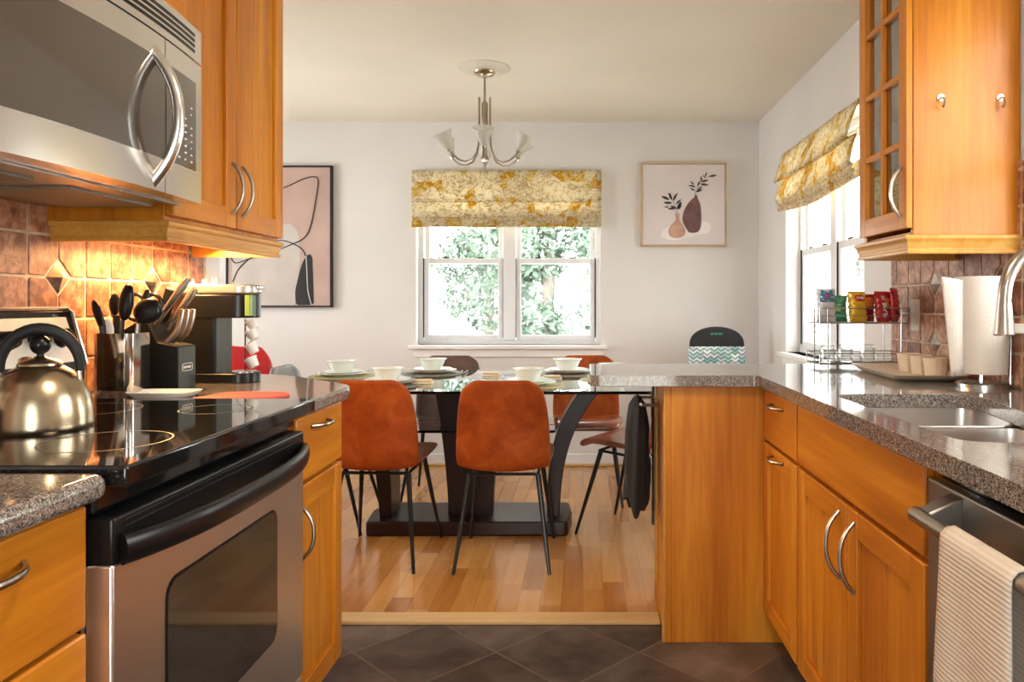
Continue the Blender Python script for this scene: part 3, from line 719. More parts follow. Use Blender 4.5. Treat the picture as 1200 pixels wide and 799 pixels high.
# --- upper right, glass door
t = thing('glass_cabinet', 'maple wall cabinet with glass grid door and plain end panel, upper right', 'cabinet', (1.08, 2.3, 1.3), world=True)
X0, Yn, Yf = .942, 2.116, 2.478
MB().box(X0, 1.246, Yn, Yn+.018, 1.345, 2.42).build('end_panel', M['mapleZ'], t, bev=.001)
MB().box(X0, 1.246, Yf-.018, Yf, 1.345, 2.42).build('side_panel', M['mapleZ'], t)
MB().box(X0+.01, 1.246, Yn+.018, Yf-.018, 1.345, 1.363).build('bottom_panel', M['mapleX'], t)
MB().box(X0+.01, 1.246, Yn+.018, Yf-.018, 2.40, 2.418).build('top_panel', M['mapleX'], t)
MB().box(1.234, 1.246, Yn+.018, Yf-.018, 1.363, 2.40).build('back_panel', M['mapleZ'], t)
for z in (1.64, 2.00): MB().box(X0+.03, 1.234, Yn+.019, Yf-.019, z, z+.016).build('shelf', M['mapleX'], t)
FG = ('X', X0, -1); fw = .052
d = MB(); fb(d, FG, Yn+.002, Yn+fw, 1.372, 2.40, 0, .02); fb(d, FG, Yf-fw, Yf-.002, 1.372, 2.40, 0, .02)
fb(d, FG, Yn+fw, Yf-fw, 1.372, 1.372+.056, 0, .0195, 1); fb(d, FG, Yn+fw, Yf-fw, 2.34, 2.40, 0, .0195, 1)
ym = (Yn+Yf)/2; fb(d, FG, ym-.009, ym+.009, 1.428, 2.34, .004, .018)
for z in (1.62, 1.82, 2.02, 2.20): fb(d, FG, Yn+fw, ym-.009, z-.009, z+.009, .004, .0175, 1); fb(d, FG, ym+.009, Yf-fw, z-.009, z+.009, .004, .0175, 1)
d = d.build('door', [M['mapleZ'], M['mapleY']], t, bev=.002)
g = MB(); fb(g, FG, Yn+fw, Yf-fw, 1.428, 2.34, .001, .004); g.build('glass', M['cabglass'], d, smooth=0)
bow(MB(), ('X', X0-.02, -1), Yn+.028, 1.478, .145).build('handle', M['nickel'], d)
rail_mould(t, [(1.244, Yf-.01), (X0+.0, Yf-.01), (X0+.0, Yn+.01), (1.244, Yn+.01)][::-1][::-1], 1.298, 1.352, M['moulding'])
for x in (1.02, 1.19):
    MB().lathe([(0, .003), (.011, .003), (.012, 0)], (x, Yn, 1.742), 12, Matrix.Rotation(PI/2, 3, 'X')).tube([(x, Yn-.003, 1.742), (x, Yn-.018, 1.738), (x, Yn-.024, 1.722), (x, Yn-.016, 1.712), (x, Yn-.010, 1.716)], .003).build('hook', M['brassy'], t)
def tumbler(x, y, z, lab):
    o = MB().lathe([(0, 0), (.026, 0), (.034, .10), (.032, .10), (.025, .006), (0, .006)], (0, 0, 0), 20).build('drinking_glass', M['jar']); o.location = (x, y, z)
    return tag(o, lab, 'glass')
tumbler(1.03, 2.24, 1.6562, 'clear tumbler on the middle shelf of the glass cabinet, nearer the camera')
tumbler(1.03, 2.36, 1.6562, 'clear tumbler on the middle shelf of the glass cabinet, farther from the camera')
tumbler(1.05, 2.33, 1.3634, 'clear tumbler on the bottom of the glass cabinet')

# ------------------------------------------------------------------ left worktop things
CT = .914
t = thing('kettle', 'brushed steel whistling kettle with black arched handle on the cooktop', 'kettle', (-1.023, 1.40, .9213))
MB().lathe([(0, 0), (.083, 0), (.0855, .004), (.0855, .012), (.084, .035), (.079, .062), (.068, .088), (.052, .108), (.036, .119), (.030, .121), (0, .121)], (0, 0, 0), 48).build('body', M['kettle'], t)
l = MB().lathe([(.037, .120), (.036, .124), (.030, .129), (.012, .134), (.008, .137), (0, .137)], (0, 0, 0), 32).build('lid', M['kettle'], t)
MB().lathe([(0, .135), (.006, .136), (.006, .141), (.012, .145), (.0165, .152), (.0175, .159), (.0155, .167), (.010, .173), (.004, .176), (0, .176)], (0, 0, 0), 20).build('lid_knob', M['black'], l)
MB().tube([(-.050, .045, .075), (-.070, .062, .10), (-.083, .072, .125)], [.018, .014, .012], 14).build('spout', M['kettle'], t)
a0 = math.radians(-15); P = [(.062*math.cos(q), .02*math.cos(q), .118+.070*math.sin(q)) for q in [math.radians(-8+196*k/20) for k in range(21)]]
MB().tube(P, [.0085+.0035*math.sin(PI*k/20) for k in range(21)], 14).build('handle', M['rubber'], t)
MB().tube([(.060, .019, .118), (.0615, .02, .085)], .004).tube([(-.060, -.019, .118), (-.0615, -.02, .085)], .004).build('handle_mount', M['nickel'], t)

t = thing('utensil_holder', 'square polished steel crock holding black and steel kitchen utensils', 'utensil holder', (-1.212, 1.955, CT))
mb = MB(); P = rrect(-.050, .050, -.050, .050, .016, 6); n = len(P)
Rg = [[mb.bm.verts.new((p[0]*s, p[1]*s, z)) for p in P] for s, z in ((.98, 0), (1, .004), (1, .165), (.965, .165), (.965, .006))]
for a, b in zip(Rg, Rg[1:]):
    for i in range(n): mb.bm.faces.new((a[i], a[(i+1) % n], b[(i+1) % n], b[i]))
mb.bm.faces.new(Rg[0][::-1]); mb.bm.faces.new(Rg[-1])
mb.build('crock', brushed('crock_steel', (.60, .55, .50), .12, 'Z'), t, smooth=60)
def spoon(path, r, headc, hs, mat, name, lab, tilt=0, dish=.01):
    c = (-1.212, 1.955, CT); mb = MB()
    mb.tube([(c[0]+p[0], c[1]+p[1], c[2]+p[2]) for p in path], r, 8)
    if headc:
        Mx = Matrix.Rotation(tilt, 3, 'Y') @ Matrix.Diagonal((hs[0], hs[1], hs[2])).to_3x3()
        mb.lathe([(0, -1), (.5, -.87), (.87, -.5), (1, 0), (.87, .5), (.5, .87), (0, 1)], (c[0]+headc[0], c[1]+headc[1], c[2]+headc[2]), 16, Mx)
    return tag(mb.build(name, mat), lab, 'kitchen utensil')
spoon([(.0, -.02, .008), (.012, -.02, .20)], .0055, (.022, -.02, .245), (.020, .008, .050), M['black'], 'serving_spoon', 'black serving spoon standing upright in the steel crock', .15)
spoon([(-.02, .01, .008), (.045, .0, .195)], .005, (.068, -.002, .222), (.040, .010, .034), M['black'], 'ladle', 'large round black ladle leaning right in the steel crock', -.35)
spoon([(-.03, -.03, .008), (-.035, -.03, .19), (-.047, -.028, .235)], .006, (-.052, -.028, .235), (.006, .005, .012), M['black'], 'tongs', 'slim black-handled tongs leaning left in the steel crock')
spoon([(-.01, -.03, .008), (-.03, -.035, .185)], [.004, .009], (-.040, -.035, .21), (.012, .004, .045), M['black'], 'spatula', 'black spatula at the left back of the steel crock', -.35)
spoon([(.015, -.035, .008), (-.012, -.032, .155)], [.006, .010], (-.016, -.032, .175), (.014, .004, .030), M['plastic'], 'rice_paddle', 'white plastic paddle among the utensils in the crock', -.1)
spoon([(-.03, .03, .008), (-.035, .03, .21)], [.005, .009], (-.040, .03, .24), (.015, .006, .03), M['blackmatte'], 'turner', 'black slotted turner at the far left rear of the crock')
spoon([(.03, -.01, .008), (.047, -.01, .19)], .006, None, None, M['nickel'], 'whisk_handle', 'short steel handle sticking up at the right of the crock')
spoon([(.0, .04, .008), (.02, .045, .20)], .005, (.115*0+.03, .045, .235), (.012, .006, .05), M['black'], 'masher', 'narrow black utensil behind the upright serving spoon', .2)

t = thing('knife_block', 'black wooden knife block with steel-handled knives beside the utensil crock', 'knife block', (-1.165, 2.08, CT))
MB().prism([(-.075, 0), (.055, 0), (.055, .125), (.0, .135), (-.035, .205), (-.105, .165)], -.045, .045, 'Y').build('block', M['blackmatte'], t, bev=.003)
MB().box(.0555, .0565, -.044, .044, .004, .122).build('green_front', M['greygreen'], t)
bd = MB(); P = [(y, z) for y, z in rrect(-.026, .026, .055, .075, .006, 4)]
bd.tube([(.0572, p[0], p[1]) for p in P], .0009, 6, closed=True)
for i in range(8): bd.box(.0566, .0574, -.019+i*.005, -.0165+i*.005, .0615, .0685)
bd.build('badge', M['plastic'], t)
def knife(x, y, z, ln, ang, r, lab, curved=True):
    dx, dz = math.cos(ang), math.sin(ang); P = []
    for k in range(7):
        s = k/6; bnd = (.010*math.sin(s*PI*1.2) if curved else 0)
        P.append((x+dx*ln*s + bnd*dz, y, z+dz*ln*s - bnd*dx))
    mb = MB(); base = (-1.165, 2.08, CT)
    P = [(p[0]+base[0], p[1]+base[1], p[2]+base[2]) for p in P]
    mb.tube(P, [r*.8, r*.85, r*.9, r, r*1.05, r*1.15, r*.9], 10, flat=.6)
    return tag(mb.build('kitchen_knife', M['rod'] if not curved else M['nickel']), lab, 'knife', None)
for i, (y, d) in enumerate(((-.03, 'nearest'), (0, 'middle'), (.03, 'farthest'))):
    knife(.012+.0*i, y, .132, .105, 1.05, .0085, 'small curved steel steak knife handle in the block front slots, %s of three' % d)
knife(-.020, -.025, .182, .16, .95, .010, 'long straight steel knife handle slanting from the block, nearer one', False)
knife(-.015, .025, .170, .14, .95, .010, 'long straight steel knife handle slanting from the block, farther one', False)
mb = MB(); c0 = Vector((-1.165, 2.08, CT))
for q in ((0, 0), ):
    for yy_, cx in ((-.005, -.085), (.008, -.045)):
        mb.tube([(c0.x+cx+.028*math.cos(a), c0.y+yy_, c0.z+.232+.036*math.sin(a)) for a in [2*PI*k/18 for k in range(18)]], .006, 8, closed=True)
    mb.tube([(c0.x-.07, c0.y, c0.z+.20), (c0.x-.060, c0.y, c0.z+.155)], .008)
tag(mb.build('kitchen_scissors', M['black']), 'black looped kitchen shears in the rear of the knife block', 'scissors')
mb = MB(); mb.prism([(c0.x-.055, c0.z+.18), (c0.x-.020, c0.z+.19), (c0.x+.012, c0.z+.275), (c0.x-.022, c0.z+.29)], c0.y+.030, c0.y+.044, 'Y')
tag(mb.build('kitchen_cleaver', M['blackmatte'], bev=.004), 'wide black cleaver handle at the back of the knife block', 'knife')

t = thing('coffee_maker', 'slim black single-serve coffee maker with silver lid on left worktop', 'coffee maker', (-1.13, 2.30, CT))
MB().box(-.13, .018, -.058, .058, .022, .215).build('column', M['blackmatte'], t, bev=.006, seg=3)
MB().box(.0175, .0195, -.05, .05, .03, .205).build('green_front', M['greygreen'], t)  # greenish colour paints a reflection on the column's side
MB().prism(rrect(-.13, .125, -.060, .060, .055, 8), 0, .030).build('base', M['black'], t, bev=.003)
MB().prism(rrect(.03, .115, -.045, .045, .04, 8), .030, .033).build('drip_tray', M['rod'], t)
MB().prism(rrect(-.13, .125, -.062, .062, .055, 8), .198, .270).build('head', M['black'], t, bev=.004)
lid = MB().prism(rrect(-.13, .127, -.062, .062, .055, 8), .271, .300).build('lid', plain('silver_plastic', (.50, .46, .42), .3, .7), t, bev=.006, seg=3)
MB().prism(rrect(.095, .142, -.02, .02, .015, 4), .286, .297).build('lid_handle', M['rod'], lid, bev=.002)
MB().prism(rrect(.110, .1245, -.0605, -.030, .0145, 5), .205, .268).build('painted_reflection', plain('green_reflection', (.20, .32, .08), .3), t)  # green stripe painted as a reflection at the head's right edge
t = thing('pod_rack', 'thin black wire holder with stacked white pods behind the coffee maker', 'pod holder', (-1.105, 2.43, CT))
w = MB(); w.lathe([(0, 0), (.035, 0), (.035, .004), (0, .004)], (0, 0, 0), 24); w.tube([(0, .0, .004), (0, 0, .19)], .0025)
zz = [(0+.022*(k % 2), 0, .03+.018*k) for k in range(10)]; w.tube(zz, .0018, 6)
w.build('wire_frame', M['black'], t)
for k, z in enumerate((.035, .080, .125, .160)):
    MB().lathe([(0, 0), (.014, 0), (.019, .030), (.021, .030), (.021, .033), (0, .033)], (.032, 0, z), 16, Matrix.Rotation(-.5, 3, 'Y')).build('pod', M['plastic'], t)
# crumpled bag
mb = MB(); rr = random.Random(5)
def bagf(u, v):
    a = u*2*PI; z = v*.30; r = 1-.15*v + .10*math.sin(a*5+v*4) + .05*math.sin(a*11+v*9)
    top = .02*math.sin(a*7) + .012*math.sin(a*13)
    return (-1.275+.055*r*math.cos(a)*(1 if v < .95 else .8), 2.485+.075*r*math.sin(a), CT+z+(top if v > .9 else 0))
mb.grid(bagf, 64, 12, True)
m_, nt, bs = nt_mat('thin_white_bag'); bs.inputs['Base Color'].default_value = (.85, .80, .72, 1); bs.inputs['Roughness'].default_value = .4
tr = nd(nt, 'ShaderNodeBsdfTranslucent', {0: (.9, .85, .8, 1)}); mx = nd(nt, 'ShaderNodeMixShader', {0: .5, 1: bs.outputs[0], 2: tr.outputs[0]}); nt.links.new(mx.outputs[0], nt.nodes['Material Output'].inputs[0])
tag(mb.build('crumpled_bag', m_, smooth=60, solid=.0008), 'open crumpled white bag standing behind the coffee maker under the warm light', 'bag')
t = thing('spoon_rest', 'shallow white rectangular dish at the edge of the left worktop', 'dish', (-1.085, 1.925, CT))
def dishmesh(t, hx, hy, h, r, mat, nm):
    mb = MB(); Rg = []
    for s, z in ((.78, 0), (.95, h*.7), (1, h), (.97, h), (.92, h*.75), (.76, .003)):
        P = rrect(-hx*s, hx*s, -hy*s, hy*s, r*s, 6); Rg.append([mb.bm.verts.new((p[0], p[1], z)) for p in P])
    n = len(Rg[0])
    for a, b in zip(Rg, Rg[1:]):
        for i in range(n): mb.bm.faces.new((a[i], a[(i+1) % n], b[(i+1) % n], b[i]))
    mb.bm.faces.new(Rg[0][::-1]); mb.bm.faces.new(Rg[-1]); return mb.build(nm, mat, t, smooth=40)
dishmesh(t, .085, .05, .016, .03, M['plastic'], 'dish')
o = MB().prism(round_poly([(-.985, 1.858), (-.80, 1.862), (-.755, 1.93), (-.80, 2.0), (-.95, 1.995)], [.02, .05, .06, .05, .05], 6), CT+.0003, CT+.006).build('pot_holder_mat', M['redmat'], bev=.0015)
tag(o, 'flat red silicone mat lying at the front of the left worktop', 'mat')

# ------------------------------------------------------------------ right worktop things
t = thing('paper_towel_holder', 'steel paper towel stand with round base beside the sink', 'paper towel holder', (1.163, 2.165, CT))
MB().lathe([(0, 0), (.072, 0), (.072, .010), (.066, .015), (.02, .017), (0, .017)], (0, 0, 0), 40).build('base', M['rod'], t)
MB().tube([(0, 0, .016), (0, 0, .312)], .006).build('post', M['rod'], t)
MB().tube([(.055, -.050, .012), (.055, -.052, .17), (.052, -.054, .20), (.045, -.056, .17), (.045, -.056, .035)], .0028).build('tension_arm', M['rod'], t)
t = thing('paper_towel_roll', 'white paper towel roll with a loose sheet, standing on the steel stand', 'paper towel', (1.163, 2.165, CT+.040))
MB().lathe([(.018, 0), (.0705, 0), (.0715, .003), (.0715, .277), (.0705, .280), (.018, .280), (.018, 0)], (0, 0, 0), 48).build('roll', M['paper'], t)
MB().grid(lambda u, v: (-.066-.055*u - .010*u*v + (.018*u*(1-v)), -.026-.010*math.sin(u*3), .0+.268*v-.008*u+ .02*u*v), 10, 12).build('loose_sheet', M['paper'], t, smooth=60, solid=.0006)
# outlet
t = thing('outlet_plate', 'cream outlet plate on the tiled wall behind the wire rack', 'outlet', (XW-.012, 2.755, 1.11), world=True)
MB().box(XW-.019, XW-.012, 2.72, 2.79, 1.052, 1.170).build('plate', M['outlet'], t, bev=.003)
for z in (1.088, 1.134): MB().prism(rrect(2.738, 2.772, z-.014, z+.014, .008), XW-.0205, XW-.019, 'X').build('socket', M['plastic'], t)
# tray + cups
t = thing('serving_tray', 'cream rectangular ceramic tray on the right worktop by the rack', 'tray', (1.085, 2.497, CT), rz=-.06)
dishmesh(t, .118, .235, .022, .03, M['cream'], 'tray')
for i, y in enumerate((2.42, 2.52, 2.62)):
    mb = MB(); n = 48
    for k, (r0, z0, r1, z1) in enumerate(((.030, 0, .036, .045), (.036, .045, .039, .062), (.039, .062, .036, .062), (.036, .062, .028, .006))):
        A = [mb.bm.verts.new(((r0*(1+.03*(j % 4 < 2)))*math.cos(2*PI*j/n), (r0*(1+.03*(j % 4 < 2)))*math.sin(2*PI*j/n), z0)) for j in range(n)]
        B = [mb.bm.verts.new(((r1*(1+.03*(j % 4 < 2)))*math.cos(2*PI*j/n), (r1*(1+.03*(j % 4 < 2)))*math.sin(2*PI*j/n), z1)) for j in range(n)]
        for j in range(n): mb.bm.faces.new((A[j], A[(j+1) % n], B[(j+1) % n], B[j]))
        if k == 0: mb.bm.faces.new(A[::-1])
        if k == 3: mb.bm.faces.new(B)
    bmesh.ops.remove_doubles(mb.bm, verts=mb.bm.verts, dist=.0002)
    o = mb.build('ramekin', M['cream']); o.location = (1.15, y, CT+.0035)
    tag(o, 'small ribbed cream ramekin on the tray, %s of the three' % ('nearest', 'middle', 'farthest')[i], 'ramekin')
# wire rack
t = thing('wire_rack', 'two-tier chrome wire countertop rack in the corner by the side window', 'rack', (1.03, 2.82, CT), world=True)
w = MB(); r = .0017
def wtier(x0, x1, y0, y1, z, h):
    for zz in (z, z+h): w.tube([(x0, y0, zz), (x1, y0, zz), (x1, y1, zz), (x0, y1, zz)], r*1.2, 6, closed=True)
    w.tube([(x0, y0, z+h*.5), (x1, y0, z+h*.5), (x1, y1, z+h*.5), (x0, y1, z+h*.5)], r*.8, 6, closed=True)
    n = 9
    for i in range(n+1):
        y = y0+(y1-y0)*i/n; w.tube([(x0, y, z), (x1, y, z)], r*.7, 5)
    for i in range(15):
        x = x0+(x1-x0)*i/14; w.tube([(x, y0, z), (x, y1, z)], r*.7, 5)
    for x, y in ((x0, y0), (x1, y0), (x0, y1), (x1, y1)): w.tube([(x, y, z), (x, y, z+h)], r*1.2, 6)
wtier(.875, 1.205, 2.74, 2.90, 1.082, .055)
w.build('upper_basket', M['rod'], t)
w = MB(); wtier(.875, 1.205, 2.74, 2.90, .930, .040); w.build('lower_basket', M['rod'], t)
for x in (.905, 1.175):
    MB().tube([(x, 2.74, .914), (x, 2.74, 1.135)], .003, 8).tube([(x, 2.90, .914), (x, 2.90, 1.135)], .003, 8).build('leg', M['rod'], t)
for i, (x, y) in enumerate(((.925, 2.80), (1.00, 2.83), (1.09, 2.84))):
    t = thing('storage_jar', 'small clear jar on the lower tier of the wire rack, %s' % ('left one', 'middle one', 'right one')[i], 'jar', (x, y, .9335))
    MB().lathe([(0, 0), (.026, 0), (.030, .006), (.030, .045), (.026, .052), (.024, .052), (.027, .044), (.027, .008), (0, .005)], (0, 0, 0), 24).build('jar_body', M['jar'], t)
    MB().lathe([(0, .066), (.020, .066), (.028, .060), (.029, .053), (0, .053)], (0, 0, 0), 24).build('lid', M['jar'], t)
def pouch(name, lab, x, y, z, w_, h, d, rz, tilt, col, patches):
    t = thing(name, lab, 'snack bag', (x, y, z), rz=rz)
    def f(sgn):
        def g(u, v):
            a = (u-.5)*2; b = (v-.5)*2
            k = (1-abs(a)**2.6)**.6 * (1-abs(b)**3.2)**.7 if abs(a) < 1 and abs(b) < 1 else 0
            ww = w_/2*(1-.10*(1-abs(b)**2)); wr = .004*math.sin(a*14+b*3)*(abs(b)**3) + .003*math.sin(b*17+a*5)
            zz = h*v; yy = sgn*(d/2*k) + (wr if k > .02 else .002*math.sin(a*20))
            return (a*ww, yy + zz*math.tan(tilt), zz)
        return g
    mb = MB(); mb.grid(f(1), 18, 20); mb.grid(f(-1), 18, 20); bmesh.ops.remove_doubles(mb.bm, verts=mb.bm.verts, dist=.0005)
    o = mb.build('pouch', col, t, smooth=70)
    g = f(-1)
    for nm, (pu, pv, pw, ph), mt in patches:
        pm = MB(); pm.grid(lambda u, v: (lambda q: (q[0], q[1]-.0012, q[2]))(g(pu+(u-.5)*pw*(1-.0*v), pv+(v-.5)*ph)) , 6, 6)
        # oval outline by pulling corners in
        for vv in pm.bm.verts: pass
        pm.build(nm, mt, o, smooth=70, solid=.0006)
    return t
def foil(n, c): return plain(n, c, .25, .15, var=.08, vs=25, coat=.5)
fw_ = foil('foil_white', (.70, .72, .74)); fbl = foil('foil_blue', (.05, .22, .42)); fgr = foil('foil_green', (.04, .22, .10)); fy = foil('foil_yellow', (.75, .46, .02)); fr_ = foil('foil_red', (.50, .015, .02)); fdk = foil('foil_darkred', (.28, .01, .015)); fo = foil('foil_orange', (.72, .22, .03))
zt = 1.0855
pouch('snack_bag', 'white and blue snack bag with a red emblem, at the left end of the rack', .915, 2.79, zt, .085, .125, .035, .25, .05, fw_, [('blue_patch', (.5, .78, .8, .36), fbl), ('emblem', (.42, .76, .34, .16), fr_), ('emblem_text', (.42, .76, .20, .07), fw_)])
pouch('snack_bag', 'dark green snack bag slumped beside the white and blue one', .965, 2.85, zt, .10, .10, .035, -.5, -.1, fgr, [('stripe', (.5, .5, .6, .2), foil('foil_ltgreen', (.30, .5, .2)))])
pouch('snack_bag', 'bright yellow snack bag in the middle of the rack', 1.035, 2.79, zt, .085, .115, .04, .35, .10, fy, [('emblem', (.5, .78, .5, .2), fr_), ('emblem_band', (.5, .78, .36, .08), fw_)])
pouch('snack_bag', 'red and orange snack bag leaning behind the yellow bag', 1.085, 2.86, zt, .085, .105, .035, .2, -.05, fdk, [('picture', (.5, .7, .6, .35), fo)])
pouch('snack_bag', 'red snack bag with pale stripe, left of the outlet', 1.125, 2.775, zt, .080, .115, .035, .5, .12, fr_, [('stripe', (.4, .5, .25, .7), fw_), ('picture', (.65, .62, .35, .3), fo)])
pouch('snack_bag', 'glossy plain red snack bag at the right end of the rack', 1.176, 2.80, zt, .075, .128, .035, .9, .06, fr_, [('dark_band', (.5, .25, .7, .12), fdk)])  # darker red band across the lower pouch

# ------------------------------------------------------------------ hanging cloth on the towel bar
mb = MB()
def hc(u, v):
    a = u*2*PI; zt = .818-.40*v
    top = min(1, (v/.10))**.5 if v < .10 else 1
    hx = (.020+.022*min(1, v*3))*top; hy = .078*top+.02*top
    rip = 1+.16*math.sin(a*5+v*2)+.10*math.sin(a*9-v*5)
    cx = .203 - .006*v; x = cx + hx*math.cos(a)*rip + .012*math.sin(a)*v; y = 2.762 + hy*math.sin(a)*(1+.05*math.sin(a*7))
    z = zt + (.03*math.sin(a*2+.6)+.016*math.sin(a*5))*max(0, v-.55)/.45
    return (x, y, z)
mb.grid(hc, 72, 40, True)
tag(mb.build('black_cloth', M['cloth'], smooth=70), 'black cloth hanging in folds at the left end of the peninsula', 'cloth')

# ------------------------------------------------------------------ dining table
TX, TY = -.576, 3.86
t = thing('dining_table', 'glass-topped dining table on a dark wood sculpted pedestal', 'table', (TX, TY, 0))
MB().prism(rrect(-.90, .90, -.53, .53, .04), .748, .760).build('glass_top', M['tableglass'], t, bev=.003)
MB().prism(rrect(-.902, .902, -.532, .532, .042), .7465, .7478, holes=[rrect(-.893, .893, -.523, .523, .038)]).build('edge_line', M['blackmatte'], t)
MB().prism(round_poly([(-.50, -.185), (.50, -.185), (.52, 0), (.50, .185), (-.50, .185), (-.52, 0)], .02), 0, .072).build('plinth', M['darkwood'], t, bev=.01, seg=3)
n_ = 10
mb = MB()
lp = [(-.113-.075*(k/n_)**1.6, .072+.674*k/n_) for k in range(n_+1)]; rp = [(.113+.075*(k/n_)**1.6, .072+.674*k/n_) for k in range(n_+1)]
mb.prism([(x, z) for x, z in lp] + [(x, z) for x, z in rp[::-1]], -.06, .02, 'Y'); mb.build('centre_column', M['darkwood'], t, bev=.004)
for s in (-1, 1):
    pts = []
    for k in range(15):
        q = k/14; zc = .072+.674*q; xc = .425 + .02*q + .20*q**3; pts.append((xc, zc, .030+.022*q))
    P = [(s*(x-w), z) for x, z, w in pts] + [(s*(x+w), z) for x, z, w in pts[::-1]]
    if s < 0: P = P[::-1]
    MB().prism(P, -.10, .10, 'Y').build('curved_leg', M['darkwood'], t, bev=.004)
MB().prism(rrect(-.44, .44, -.22, .22, .03), .520, .530).build('glass_shelf', M['tableglass'], t, bev=.002)
MB().prism(rrect(-.442, .442, -.222, .222, .032), .5185, .5198, holes=[rrect(-.434, .434, -.214, .214, .028)]).build('shelf_edge', M['blackmatte'], t)

# ------------------------------------------------------------------ chairs
def chair_proto(label, mat, seatmat, group=None):
    t = thing('dining_chair', label, 'chair', (0, 0, 0), group=group)
    prof = [(.225, .430), (.215, .450), (.16, .458), (.05, .446), (-.06, .430), (-.14, .414), (-.194, .424), (-.214, .486), (-.222, .62), (-.236, .72), (-.248, .79), (-.252, .825)]
    hw = [.17, .195, .212, .217, .215, .205, .208, .213, .208, .196, .178, .120]
    up = [0, .0, .004, .012, .022, .030, .018, .004, 0, 0, 0, 0]
    fwd = [0, 0, 0, 0, 0, .006, .028, .036, .036, .030, .020, .008]
    def pf(u, v):
        n = len(prof)-1; q = v*n; i = min(int(q), n-1); f = q-i
        L = lambda a: a[i]*(1-f)+a[i+1]*f
        y = prof[i][0]*(1-f)+prof[i+1][0]*f; z = prof[i][1]*(1-f)+prof[i+1][1]*f
        a = (u-.5)*2; return Vector((a*L(hw), y+L(fwd)*abs(a)**2.2, z+L(up)*abs(a)**2.2))
    def half(v0, v1, nm, mt):
        mb = MB(); mb.grid(lambda u, v: pf(u, v0+(v1-v0)*v), 10, 12); mb.build(nm, mt, t, smooth=80, solid=.026, sub=1, off=-1, fix=False)
    half(0, 5.2/11, 'seat', seatmat); half(5.2/11, 1, 'backrest', mat)
    MB().tube([(-.15, .14, .420), (.15, .14, .420)], .007).tube([(-.15, -.13, .402), (.15, -.13, .402)], .007).tube([(-.15, .14, .420), (-.15, -.13, .402)], .007).tube([(.15, .14, .420), (.15, -.13, .402)], .007).build('seat_frame', M['legs'], t)
    for sx in (-1, 1):
        for sy in (-1, 1):
            MB().tube([(sx*.15, sy*.13, .410+.010*sy), (sx*.205, sy*.245, 0)], [.0125, .0075], 10).build('leg', M['legs'], t)
    return t
g_ = None
c0 = chair_proto('orange suede dining chair with its back to the kitchen, in front of the table pedestal', M['suede'], M['leatherseat']); c0.location = (-.347, 3.405, 0)
def place(src, x, y, rz, label):
    c = copy_tree(src); c.location = (x, y, 0); c.rotation_euler = (0, 0, rz); c['label'] = label; return c
place(c0, -.915, 3.425, -.05, 'orange suede dining chair with its back to the kitchen, beside the left worktop corner')
place(c0, .02, 4.44, PI, 'orange suede dining chair on the window side of the table, facing the kitchen')
place(c0, .28, 3.765, math.radians(59), 'rust leather chair at the right end of the table, partly behind the black cloth')
c1 = chair_proto('dark brown leather chair on the window side of the table, left of centre', M['brownchair'], M['brownchair']); c1.location = (-.83, 4.44, 0); c1.rotation_euler = (0, 0, PI)
c2 = chair_proto('grey leather chair at the left end of the table', M['greychair'], M['greychair']); c2.location = (-1.35, 3.90, 0); c2.rotation_euler = (0, 0, -PI/2)
# red chair
t = thing('red_chair', 'red moulded plastic chair by the far left wall beyond the coffee maker', 'chair', (-1.93, 4.55, 0), rz=-.5)
def rc(u, v):
    a = (u-.5)*2; b = v
    if b < .4: y = .20-.40*(b/.4); z = .46-.01*math.sin(b/.4*PI); k = 0
    else: q = (b-.4)/.6; y = -.20-.10*q; z = .46+.45*q; k = q
    w_ = .22*(1 - max(0, (b-.80)/.2)**2*.45)
    return Vector((a*w_, y + .16*(abs(a)**2)*(.4+.6*k), z + .05*abs(a)**2*(1-k)))
MB().grid(rc, 14, 20).build('shell', M['red'], t, smooth=80, solid=.03, sub=1)
for sx in (-1, 1):
    for sy in (-1, 1): MB().tube([(sx*.15, sy*.13, .43), (sx*.2, sy*.2, 0)], .012).build('leg', M['legs'], t)
# high chair
t = thing('high_chair', 'black-backed high chair with teal chevron cover in the far right corner', 'high chair', (.875, 4.86, 0))
def hcpts(w, z0, z1, n=14): # arch outline
    return [(-w, z0), (w, z0)] + [(w*math.cos(PI*k/n), z1-.155+.155*math.sin(PI*k/n)**.85) for k in range(n+1)]
hb = MB().prism([(-.178, .84), (.178, .84)] + [(.178*math.cos(PI*k/16), .875+.125*math.sin(PI*k/16)**.8) for k in range(17)], -.035, .02, 'Y').build('backrest', M['cloth'], t, bev=.012, seg=3)
MB().prism(rrect(-.180, .180, .52, .872, .01), -.045, .024, 'Y').build('chevron_cover', M['chevron'], t, bev=.01, seg=3)
tx = MB()
for i in range(6):
    x = -.038+i*.0135
    tx.tube([(x+.0045*math.cos(a), -.0365, .953+.0055*math.sin(a)) for a in [2*PI*k/10 for k in range(8 if i % 2 else 10)]], .0016, 5)
tx.build('printed_lettering', M['greentext'], hb)
MB().prism(rrect(-.18, .18, -.34, .0, .05), .50, .545).build('seat', M['cloth'], t, bev=.01)
MB().prism(rrect(-.22, .22, -.50, -.28, .06), .68, .70).build('tray', M['plastic'], t, bev=.004)
for s in (-1, 1): MB().tube([(s*.19, -.40, .68), (s*.19, -.02, .62)], .014).build('arm', M['rubber'], t)
for sx in (-1, 1):
    for sy, yy in ((-1, -.30), (1, -.02)): MB().tube([(sx*.16, yy, .50), (sx*.24, yy+sy*.12-.0, .0)], .014).build('leg', M['rubber'], t)

